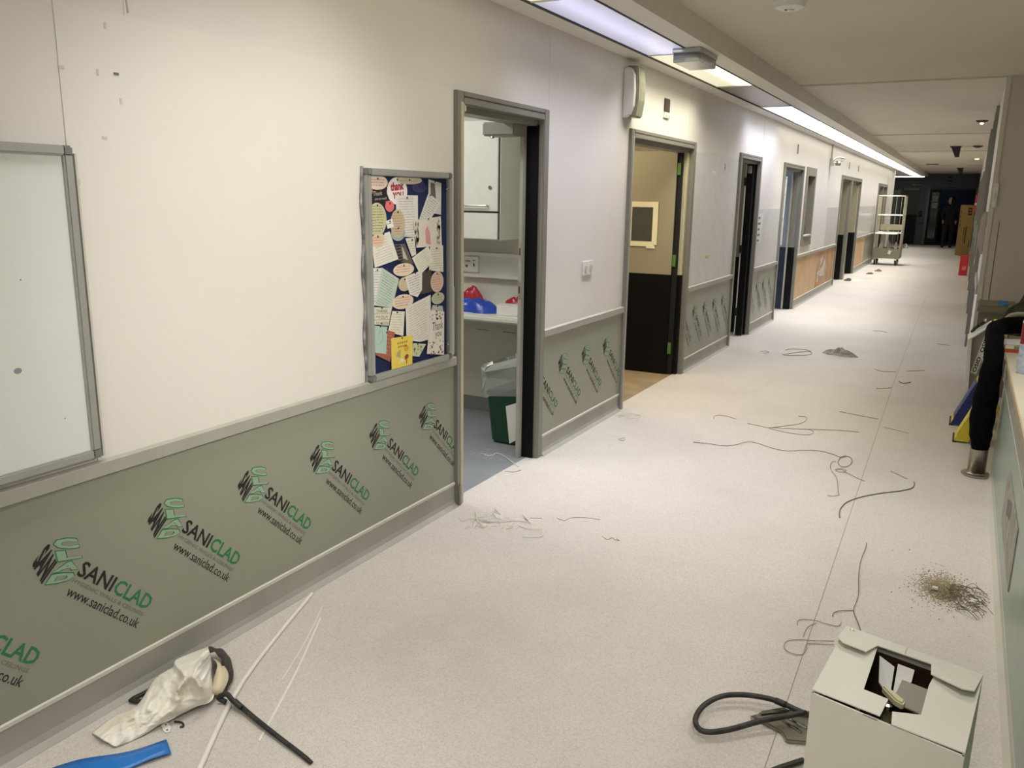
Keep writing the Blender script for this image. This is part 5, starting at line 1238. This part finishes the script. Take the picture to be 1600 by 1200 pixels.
def wire(key, label, r=0.0016, m=M_WIRE, group=None, name='wire_offcut', humps=0.0, cat='offcut', keys=None):
    b = B(); rnd = random.Random(key)
    for kk in (keys or [key]):
        P = LINES[kk]
        pts = smooth_path([(x, y, r+humps*abs(math.sin(i*1.3))) for i, (x, y) in enumerate(P)], 6)
        b.tube(pts, r, 5)
    if keys and len(keys) > 1:
        b.bm.free()
        t = thing(name, (LINES[keys[0]][0][0], LINES[keys[0]][0][1], 0), label, cat, group)
        for kk in keys:
            P = LINES[kk]
            B().tube(smooth_path([(x, y, r+humps*abs(math.sin(i*1.3))) for i, (x, y) in enumerate(P)], 6), r, 5).obj('strand', m, t)
        return t
    o = b.obj(name, m)
    return tag(o, label, cat, group)
G = 'thin offcuts on the corridor floor'
wire('A1', 'short hooked grey offcut left of the looping one on the floor', 0.002, M_WIRE, G)
wire('A2', 'grey offcut with an upturned hook, middle of the corridor floor', 0.002, M_WIRE, G)
wire('A3', 'long grey offcut doubled back in a narrow loop on the floor', 0.002, M_WIRE, G)
wire('B', 'longest wavy grey offcut ending in a small coil on the floor', 0.0019, M_WIRED, G, humps=0.003)
wire('C', 'loose bent strands beside the small coil on the floor', 0.0017, M_WIRE, G, keys=['C2', 'C3'], humps=0.004)
wire('D', 'thick curved dark offcut crossing the floor seam', 0.003, M_WIRED, G)
wire('E', 'upright wavy grey offcut above the white carton on the floor', 0.0017, M_WIRED, G, keys=['E1', 'E2'], humps=0.004)
wire('F', 'tangle of grey loops beside the back corner of the white carton', 0.0014, M_WIRE, G, keys=['F1', 'F2', 'F3'], humps=0.004)
wire('G1', 'faint wavy offcut beyond the doubled loop on the floor', 0.0022, M_WIRE, G)
wire('G2', 'faint straight offcut lying across the floor seam', 0.0018, M_WIRE, G)
wire('H1', 'little dark curled sliver on the seam further down the corridor', 0.004, M_WIRED, G)
wire('K', 'flat grey loop on the floor left of the crumpled paper', 0.003, M_WIRE, G, keys=['K', 'K2'])
wire('D2', 'curl of grey trimming on the floor before the store room door', 0.0018, M_WIRE, G, keys=['T4'])
wire('T2', 'fine wavy thread trailing from the white shavings', 0.0013, M_WIRE, G, keys=['T1', 'T2'])
wire('T3', 'tiny figure-of-eight thread on the near floor', 0.0013, M_WIRED, G)
wire('T5', 'tiny folded sliver before the second printed panel', 0.0015, M_WIRE, G)
for kk, lab in (('H2', 'thin straight sliver just left of the floor seam, nearer the crumpled paper'), ('H3', 'short sliver left of the little dark curl on the seam'), ('L', 'furthest thin sliver in the middle of the corridor floor'),
                ('M', 'faint sliver right of the floor seam in front of the caution signs'), ('N', 'tiny hooked sliver left of the flat grey loop'), ('O', 'faint sliver near the right wall beyond the taupe bin'),
                ('P', 'short sliver right of the seam above the thick curved offcut'), ('T7', 'tiny sliver at the left tip of the longest wavy offcut')):
    wire(kk, lab, 0.0024, M_WIRE, 'short slivers on the corridor floor', name='sliver')
# white shavings by the first door
def shavings(name, keys, label, n, c, spread, seed):
    b = B(); rnd = random.Random(seed)
    for kk in keys:
        b.tube(smooth_path([(x, y, 0.002+0.008*rnd.random()) for x, y in LINES[kk]], 5), 0.0022, 5)
    for _ in range(n):
        x = c[0]+rnd.gauss(0, spread[0]); y = c[1]+rnd.gauss(0, spread[1]); a = rnd.uniform(0, PI); s = rnd.uniform(0.006, 0.02); z = rnd.uniform(0.0005, 0.006)
        b.hull8([(x-s*math.cos(a), y-s*math.sin(a), z), (x+s*math.cos(a), y+s*math.sin(a), z+0.003), (x+s*math.cos(a)*0.6-0.004, y+s*math.sin(a)*0.6+0.004, z+0.001)],
                [(x-s*math.cos(a), y-s*math.sin(a), z+0.002), (x+s*math.cos(a), y+s*math.sin(a), z+0.005), (x+s*math.cos(a)*0.6-0.004, y+s*math.sin(a)*0.6+0.004, z+0.003)])
    o = b.obj(name, mat('white_shaving', (224, 220, 210), 0.6))
    return tag(o, label, 'shavings', kind='stuff')
shavings('plastic_shavings', ['S1', 'S2', 'S3', 'S4'], 'white curly plastic shavings on the floor by the first door frame', 34, (-1.9, 3.30), (0.07, 0.05), 1)
shavings('plastic_shavings', ['T6'], 'white shavings scattered at the foot of the second door frame', 22, (-2.0, 5.55), (0.06, 0.08), 2)
shavings('plastic_shavings', ['T8'], 'pale dust and slivers on the store room threshold', 20, (-2.4, 4.22), (0.08, 0.05), 3)
o = lump('crumpled_paper', (-1.02, 9.1, 0.0005), 0.16, 0.13, 0.05, mat('greyed_paper', (170, 164, 150), 0.8, noise=(20, 1.0, (96, 90, 78))), 'crumpled grey paper scrap in the middle of the corridor floor', 'paper', 61)
for k, (x, y, rx, ry, h, c, lab) in enumerate(((-1.86, 18.1, 0.16, 0.25, 0.03, (214, 210, 200), 'white scrap on the floor before the paired doorways'), (-1.72, 21.0, 0.07, 0.3, 0.03, (120, 84, 60), 'reddish brown scrap on the floor near the cage trolley'), (-1.80, 20.0, 0.07, 0.2, 0.02, (66, 56, 48), 'dark brown flat scrap on the floor near the cage trolley'), (-2.0, 18.0, 0.08, 0.2, 0.035, (70, 66, 60), 'dark scrap beside the white one before the paired doorways'))):
    lump('floor_scrap', (x, y, 0.0005), rx, ry, h, mat('scrap_%d' % k, c, 0.8), lab, 'scrap', 70+k)

# white flexible strip lying diagonally by the rag
pts = smooth_path([(-2.118, 2.30, 0.005), (-1.90, 1.73, 0.005), (-1.66, 1.32, 0.005), (-1.55, 1.13, 0.005)], 6)
tag(B().tube(pts, 0.008, 8, flat=0.7).obj('plastic_strip', mat('white_pvc', (228, 223, 212), 0.45)), 'long thin white plastic strip lying diagonally beside the rag', 'strip')
# blue plastic strip
q = [(-1.912-0.12, 1.24-0.08), (-1.824-0.09, 1.271-0.14), (-1.80, 1.361), (-1.859, 1.394)]
t = thing('blue_strip', (-1.88, 1.28, 0), 'bright blue plastic strip at the bottom edge of the floor', 'strip')
M_BLUEP = mat('blue_plastic_film', (24, 108, 190), 0.3, spec=0.5, noise=(12, 0.5, (60, 140, 210)))
n = 12; P0 = []
for i in range(n+1):
    u = i/n; row = []
    for v in (0, 0.33, 0.66, 1):
        a = Vector(q[0])*(1-v)+Vector(q[1])*v; c = Vector(q[3])*(1-v)+Vector(q[2])*v; p = a*(1-u)+c*u
        row.append((p.x, p.y, 0.006+0.006*math.sin(u*7+v*2)+0.005*v*(1-v)))
    P0.append(row)
st_ = B().grid(P0).obj('film', M_BLUEP, t, smooth=True)
sol = st_.modifiers.new('thickness', 'SOLIDIFY'); sol.thickness = 0.002; sol.offset = 1
B().tube([(q[3][0], q[3][1], 0.009), (q[2][0], q[2][1], 0.009)], 0.002, 6).obj('folded_edge', mat('blue_film_edge', (120, 176, 214), 0.4), t)

# black bar / blade
b = B(); pts = [lift(p, 0.012) for p in LINES['bar'][2:]]
sm = smooth_path(pts, 5); rr = [0.010-0.003*i/len(sm) for i in range(len(sm))]
t = thing('rubber_blade', (pts[0].x, pts[0].y, 0), 'long black rubber blade pointing away from the rag', 'blade')
B().tube([Vector((p.x, p.y, max(r*0.62, 0.005+0.010*(1-i/len(sm))))) for i, (p, r) in enumerate(zip(sm, rr))], rr, 8, flat=0.6).obj('blade', M_RUBBER, t)
B().tube(smooth_path([lift((-1.862, 1.62), 0.008), lift((-1.90, 1.625), 0.02), lift((-1.895, 1.652), 0.036), lift((-1.85, 1.636), 0.03), lift((-1.80, 1.622), 0.02)], 4), 0.008, 7).obj('curled_end', M_RUBBER, t, smooth=True)

# rag with a black band
t = thing('rag', (-2.0, 1.55, 0), 'stained white cloth bag with a black band dropped on the floor', 'rag')
M_RAG = mat('stained_white_cloth', (240, 237, 228), 0.9, noise=(9, 0.7, (212, 198, 162)), bump=(60, 0.15))
NL, NV = 90, 48
Lp = smooth_path([(x, y, 0) for x, y in LINES['clothL']], 12); Rp = smooth_path([(x, y, 0) for x, y in LINES['clothR']], 12)
def samp(P, u):
    f = u*(len(P)-1); i = min(int(f), len(P)-2); return P[i].lerp(P[i+1], f-i)
rows = []; lowrow = []
for i in range(NL+1):
    u = i/NL; row = []
    for j in range(NV+1):
        v = j/NV
        # heights: a low tail rising to a bulky open mouth, with diagonal folds
        body = (0.018+0.095*u**1.3)*math.sin(PI*min(1, v*0.98+0.02))**0.55
        fold = 0.0
        for fq, am in ((2.6, 0.013), (5.0, 0.005), (11.0, 0.0016)):
            nv = mnoise.noise(Vector((u*fq*1.7+v*fq*0.5, v*fq*0.8-u*fq*0.9, fq)))
            fold += am*(1-2*min(1, abs(nv)*2.6))
        h = max(0.002, body+fold*(0.3+u)*math.sin(PI*v)**0.5+0.05*u**2*(1-v))
        if j in (0, NV): h = 0.002+0.075*u**1.6*(1 if j == 0 else 0.35)
        base = samp(Lp, u).lerp(samp(Rp, u), v)
        row.append(lift((base.x, base.y), h))
    rows.append(row)
for row in rows:
    for k, p in enumerate(row):
        if p.x < XW+0.05: row[k] = Vector((XW+0.05, p.y, p.z))
rg = B().grid(rows).obj('cloth', M_RAG, t, smooth=True)
s_ = rg.modifiers.new('thickness', 'SOLIDIFY'); s_.thickness = 0.002; s_.offset = -1
P0 = []
for i, p in enumerate(smooth_path([(x, y, 0) for x, y in LINES['lining']], 4)):
    u = i/(4*(len(LINES['lining'])-1)); c = Vector((-2.05+0.09*u, 1.76-0.11*u, 0))
    P0.append([lift((c.x*(1-w)+p.x*w, c.y*(1-w)+p.y*w), (0.085-0.06*u)*(1-w)+(0.070-0.062*u)*w+0.012*math.sin(PI*w)) for w in (0, 0.25, 0.5, 0.75, 1)])
B().grid(P0).obj('lining', mat('cream_lining', (216, 202, 172), 0.9, bump=(40, 0.3)), t, smooth=True)
bp = [(x, y) for x, y in LINES['band']]; b = B(); P0 = []
sm = smooth_path([(x, y, 0) for x, y in bp], 5)
for i, p in enumerate(sm):
    u = i/(len(sm)-1); w = 0.030*(0.55+0.45*math.sin(PI*u)); z = 0.075*(1-u)+0.016
    inward = (Vector((-2.03, 1.70, 0))-p).normalized()
    a = lift((p.x, p.y), z*0.35+0.004); c = lift((p.x+inward.x*w*1.3, p.y+inward.y*w*1.3), z+0.01)
    P0.append([a.lerp(c, k/3)+Vector((0, 0, 0.004*math.sin(i*1.1+k))) for k in range(4)])
bd = B().grid(P0).obj('black_band', M_RUBBER, t, smooth=True)
bd.modifiers.new('thickness', 'SOLIDIFY').thickness = 0.004
lp = [Vector((-2.105, 1.56, 0.012)), Vector((-2.112, 1.525, 0.008)), Vector((-2.118, 1.478, 0.006)), Vector((-2.085, 1.485, 0.008)), Vector((-2.05, 1.505, 0.010))]
B().tube(smooth_path(lp, 4), 0.010, 6, flat=0.5).obj('black_band', M_RUBBER, t, smooth=True)
gp_ = smooth_path([Vector((-2.10, 1.545, 0.03)), Vector((-2.09, 1.53, 0.02)), Vector((-2.085, 1.50, 0.008))], 3)
B().tube(gp_, 0.008, 6, flat=0.5).obj('grey_band_inside', mat('grey_backing', (140, 136, 128), 0.8), t)
t = thing('metal_tag', (-1.91, 1.44, 0), 'small white metal tag with two holes beside the rag', 'tag')
B().prism([(-1.939, 1.441), (-1.945, 1.462), (-1.905, 1.448), (-1.887, 1.432), (-1.893, 1.422), (-1.908, 1.424)], 2, 0.001, 0.004).obj('plate', M_WHITEP, t)
for x, y in ((-1.925, 1.447), (-1.901, 1.432)): B().lathe([(0.003, 0.0041), (0.003, 0.0046)], (x, y, 0), 8).obj('hole', M_INK, t)
tag(B().tube(smooth_path([(-1.915, 1.47, 0.004), (-1.89, 1.476, 0.006), (-1.875, 1.468, 0.004), (-1.88, 1.46, 0.004)], 4), 0.003, 6).obj('black_clip', M_RUBBER), 'tiny black wire clip beside the white tag', 'clip')

# ---------------------------------------------------------------- white carton, lower right
BZ = 0.38
FL, FR, BR_, BL_ = Vector((-0.205, 1.952, 0)), Vector((0.126, 1.865, 0)), Vector((0.165, 2.24, 0)), Vector((-0.172, 2.330, 0))
t = thing('white_carton', (0, 2.05, 0), 'opened white carton with its top flaps partly folded, lower right', 'carton')
th = 0.005
def panel(a, c, z0, z1, nm, m=M_CARD):
    d = (c-a).normalized(); n_ = Vector((-d.y, d.x, 0))*th
    return B().hull8([a+Vector((0, 0, z0)), c+Vector((0, 0, z0)), c+n_+Vector((0, 0, z0)), a+n_+Vector((0, 0, z0))], [a+Vector((0, 0, z1)), c+Vector((0, 0, z1)), c+n_+Vector((0, 0, z1)), a+n_+Vector((0, 0, z1))]).obj(nm, m, t)
panel(FL, FR, 0.001, BZ, 'side'); panel(FR, BR_, 0.001, BZ, 'side'); panel(BR_, BL_, 0.001, BZ, 'side'); panel(BL_, FL, 0.001, BZ, 'side')
ins = 0.012
cx_ = (FL+FR+BR_+BL_)/4
def inn(p, k=0.95): return cx_+(p-cx_)*k
B().hull8([inn(p)+Vector((0, 0, 0.004)) for p in (FL, FR, BR_, BL_)], [inn(p)+Vector((0, 0, 0.008)) for p in (FL, FR, BR_, BL_)]).obj('bottom', M_CARDIN, t)
for a, c in ((FL, FR), (FR, BR_), (BR_, BL_), (BL_, FL)):
    a2, c2 = inn(a, 0.955), inn(c, 0.955)
    B().hull8([a2+Vector((0, 0, 0.01)), c2+Vector((0, 0, 0.01)), inn(c, .95)+Vector((0, 0, 0.01)), inn(a, .95)+Vector((0, 0, 0.01))], [a2+Vector((0, 0, BZ-0.03)), c2+Vector((0, 0, BZ-0.03)), inn(c, .95)+Vector((0, 0, BZ-0.03)), inn(a, .95)+Vector((0, 0, BZ-0.03))]).obj('inner_lining', M_CARDIN, t)
def flap(pts, nm='top_flap', z=None, m=M_CARD):
    """pts in (u, v, height) over the top: u from the left side to the right, v from front to back"""
    def P(u, v, h):
        a = FL.lerp(FR, u); c = BL_.lerp(BR_, u); p = a.lerp(c, v); return Vector((p.x, p.y, BZ+h))
    lo = [P(*q_) for q_ in pts]
    return B().hull8(lo, [p+Vector((0, 0, 0.003)) for p in lo]).obj(nm, m, t)
flap([(0.0, 0.02, 0.002), (0.47, 0.03, 0.004), (0.48, 0.25, 0.004), (0.31, 0.25, 0.004), (0.29, 0.65, 0.004), (0.27, 0.98, 0.003), (0.0, 0.98, 0.002)])
flap([(1.0, 0.02, 0.002), (1.0, 0.97, 0.002), (0.72, 0.97, 0.003), (0.69, 0.6, 0.004), (0.70, 0.22, 0.004), (0.53, 0.13, 0.004), (0.55, 0.0, 0.003)])
bf = flap([(0.0, 1.0, 0.004), (0.0, 0.72, 0.018), (0.05, 0.665, 0.020), (0.23, 0.66, 0.020), (0.28, 0.84, 0.012), (0.665, 0.86, 0.011), (0.685, 0.70, 0.016), (0.90, 0.62, 0.024), (0.975, 0.65, 0.024), (1.0, 1.0, 0.004)], 'back_flap')
def PT(u, v, h):
    a = FL.lerp(FR, u); c = BL_.lerp(BR_, u); p = a.lerp(c, v); return Vector((p.x, p.y, BZ+h))
B().tube([PT(0.47, 0.99, 0.0075), PT(0.475, 0.86, 0.0145)], 0.0018, 4).obj('crease', M_CARDIN if False else M_TRIML, bf)
for u, v in ((0.06, 0.95), (0.95, 0.92)):
    B().tube(smooth_path([PT(u-0.02, v, 0.0105), PT(u, v+0.01, 0.0105), PT(u+0.02, v-0.005, 0.0105)], 3), 0.0011, 4).obj('staple', M_STEEL, bf)
# what shows inside the opening
B().hull8([PT(0.30, 0.86, -0.02), PT(0.42, 0.83, -0.03), PT(0.44, 0.62, -0.075), PT(0.34, 0.70, -0.06)], [PT(0.30, 0.86, -0.016), PT(0.42, 0.83, -0.026), PT(0.44, 0.62, -0.071), PT(0.34, 0.70, -0.056)]).obj('inner_tab', M_WHITEP, t)
B().hull8([PT(0.44, 0.84, -0.02), PT(0.56, 0.84, -0.02), PT(0.56, 0.74, -0.035), PT(0.46, 0.60, -0.06)], [PT(0.44, 0.84, -0.016), PT(0.56, 0.84, -0.016), PT(0.56, 0.74, -0.031), PT(0.46, 0.60, -0.056)]).obj('inner_tab', M_WHITEP, t)
B().hull8([PT(0.50, 0.70, -0.03), PT(0.70, 0.70, -0.03), PT(0.70, 0.46, -0.05), PT(0.48, 0.48, -0.05)], [PT(0.50, 0.70, -0.026), PT(0.70, 0.70, -0.026), PT(0.70, 0.46, -0.046), PT(0.48, 0.48, -0.046)]).obj('grey_insert', mat('grey_board', (150, 146, 132), 0.7), t)
B().hull8([PT(0.36, 0.0, -0.002), PT(0.46, 0.0, -0.002), PT(0.46, 0.22, -0.05), PT(0.36, 0.22, -0.05)], [PT(0.36, 0.0, 0.001), PT(0.46, 0.0, 0.001), PT(0.46, 0.22, -0.047), PT(0.36, 0.22, -0.047)]).obj('tuck_tab', mat('grey_board', (150, 146, 132)), t)
# plumbing fitting inside the carton
t = thing('tap_fitting', (0.0, 2.06, 0.012), 'cream plastic tap fitting with legs inside the white carton', 'fitting')
B().tube([PT(0.46, 0.44, -0.365), PT(0.46, 0.44, -0.055)], 0.013, 10).obj('stem', mat('olive_plastic', (150, 144, 104), 0.5), t)
B().hull8([PT(0.39, 0.50, -0.04), PT(0.415, 0.54, -0.04), PT(0.57, 0.44, -0.04), PT(0.565, 0.38, -0.04), PT(0.50, 0.40, -0.04)], [PT(0.39, 0.50, -0.02), PT(0.415, 0.54, -0.02), PT(0.57, 0.44, -0.02), PT(0.565, 0.38, -0.02), PT(0.50, 0.40, -0.02)]).obj('handle', mat('cream_handle', (206, 200, 160), 0.45), t, bevel=0.004)
B().lathe([(0.017, 0), (0.017, 0.012), (0.012, 0.016)], PT(0.46, 0.43, -0.057), 14).obj('collar', M_CHROME, t)
for a, c in (((0.20, 0.70, -0.03), (0.28, 0.30, -0.12)), ((0.70, 0.42, -0.03), (0.54, 0.18, -0.09)), ((0.54, 0.18, -0.09), (0.44, 0.22, -0.10)), ((0.70, 0.42, -0.03), (0.68, 0.1, -0.06))):
    B().tube([PT(*a), PT(*c)], 0.006, 8).obj('leg', mat('pale_olive_plastic', (176, 170, 136), 0.5), t)

# ---------------------------------------------------------------- black hose loop and utility knife
hp = [(-0.20, 2.425), (-0.261, 2.412), (-0.323, 2.427), (-0.377, 2.435), (-0.452, 2.416), (-0.51, 2.373), (-0.544, 2.301), (-0.549, 2.223), (-0.526, 2.177), (-0.491, 2.179), (-0.439, 2.226), (-0.365, 2.316), (-0.263, 2.416)]
t = thing('black_hose', (-0.4, 2.3, 0), 'black rubber hose looped on the floor beside the white carton', 'hose')
hz = [0.012, 0.020, 0.028, 0.034, 0.036, 0.034, 0.030, 0.026, 0.024, 0.024, 0.026, 0.034, 0.046]
def relift(p, z0, z):
    q_ = Vector((p[0], p[1], z0)); d = q_-EYE; k = (z-EYE.z)/d.z; return EYE+d*k
sm = smooth_path([relift(p, 0.03, z) for p, z in zip(hp, hz)], 6)
B().tube(sm, 0.0085, 10).obj('tube', M_RUBBER, t, smooth=True)
B().tube(sm[12:17], 0.0105, 10).obj('joint_sleeve', M_RUBBER, t, smooth=True)
B().tube([relift((-0.35, 2.05), 0.01, 0.012), relift((-0.286, 2.145), 0.01, 0.012), relift((-0.235, 2.21), 0.01, 0.012)], 0.0085, 8).obj('tail', M_RUBBER, t)
t = thing('utility_knife', (-0.32, 2.36, 0), 'silver metal utility knife lying under the black hose', 'knife')
kb = [(-0.403, 2.346), (-0.388, 2.386), (-0.336, 2.438), (-0.25, 2.431), (-0.236, 2.30), (-0.293, 2.277), (-0.313, 2.312)]
B().prism(kb, 2, 0.001, 0.014).obj('body', mat('dull_grey_metal', (150, 146, 132), 0.3, metal=0.8), t, bevel=0.003)
for a, c in (((-0.385, 2.36), (-0.30, 2.43)), ((-0.33, 2.37), (-0.26, 2.33)), ((-0.32, 2.39), (-0.25, 2.36))):
    B().tube([(a[0], a[1], 0.0155), (c[0], c[1], 0.0155)], 0.0045, 6).obj('rib', M_CHROME, t)
B().prism([(-0.412, 2.343), (-0.398, 2.36), (-0.388, 2.352), (-0.398, 2.336)], 2, 0.003, 0.012).obj('nose', M_CHROME, t)

# ---------------------------------------------------------------- heap of sandy sweepings
b = B(); rnd = random.Random(11); c = Vector((0.085, 3.60))
for _ in range(3800):
    x = c.x-0.01+rnd.gauss(0, 0.045); y = c.y+0.03+rnd.gauss(0, 0.075)
    s = rnd.uniform(0.0012, 0.0042); z = max(0.0, 0.006*(1-math.hypot((x-c.x)/0.07, (y-c.y)/0.1)))*rnd.random(); a = rnd.uniform(0, 6.28)
    T3 = [(x+s*math.cos(a+q), y+1.3*s*math.sin(a+q)) for q in (0, 2.1, 4.2)]
    v = [b.bm.verts.new((p[0], p[1], z)) for p in T3]+[b.bm.verts.new((x, y, z+s*0.5+0.0003))]
    b.face([v[0], v[1], v[3]]); b.face([v[1], v[2], v[3]]); b.face([v[2], v[0], v[3]])
b.mi = 1
for _ in range(420):
    a = rnd.uniform(0, 2*PI); r = abs(rnd.gauss(0, 0.11)); x = c.x+0.035+r*math.cos(a); y = c.y-0.02+r*1.2*math.sin(a)
    if x > 0.255: continue
    s = rnd.uniform(0.001, 0.0035); z = 0.004 if r < 0.09 else 0.0
    b.hull8([(x-s, y-s, z), (x+s, y-s*.6, z), (x, y+s, z)], [(x-s*.5, y-s*.4, z+s), (x+s*.5, y-s*.3, z+s), (x, y+s*.5, z+s)])
b.mi = 2
for _ in range(46):
    x = rnd.uniform(0.09, 0.20); y = c.y+rnd.uniform(-0.16, 0.09); a = rnd.uniform(-1.2, 1.0); l = rnd.uniform(0.015, 0.07)
    pts = [(x, y, 0.006+rnd.random()*0.008), (min(0.255, x+l*0.5), y+l*0.5*math.sin(a)+rnd.uniform(-.01, .01), 0.012+rnd.random()*0.01), (min(0.258, x+l), y+l*math.sin(a), 0.004)]
    b.tube(smooth_path(pts, 3), rnd.uniform(0.0007, 0.002), 5)
b.mi = 3
for x, y in ((0.05, 3.593), (0.183, 3.53), (0.19, 3.548)):
    b.hull8([(x-0.012, y-0.007, 0.010), (x+0.012, y-0.009, 0.010), (x+0.014, y+0.008, 0.010), (x-0.009, y+0.009, 0.010)], [(x-0.010, y-0.006, 0.018), (x+0.010, y-0.007, 0.018), (x+0.010, y+0.006, 0.018), (x-0.007, y+0.007, 0.018)])
o = b.obj('dirt_heap', [mat('sandy_dust', (156, 144, 112), 0.95, noise=(30, 0.8, (130, 118, 88))), mat('dirt_crumb', (128, 120, 100), 0.9), mat('dark_fibre', (124, 114, 88), 0.8), M_WHITEP])
tag(o, 'heap of sandy sweepings with fibres and white chips by the desk', 'dirt', kind='stuff')
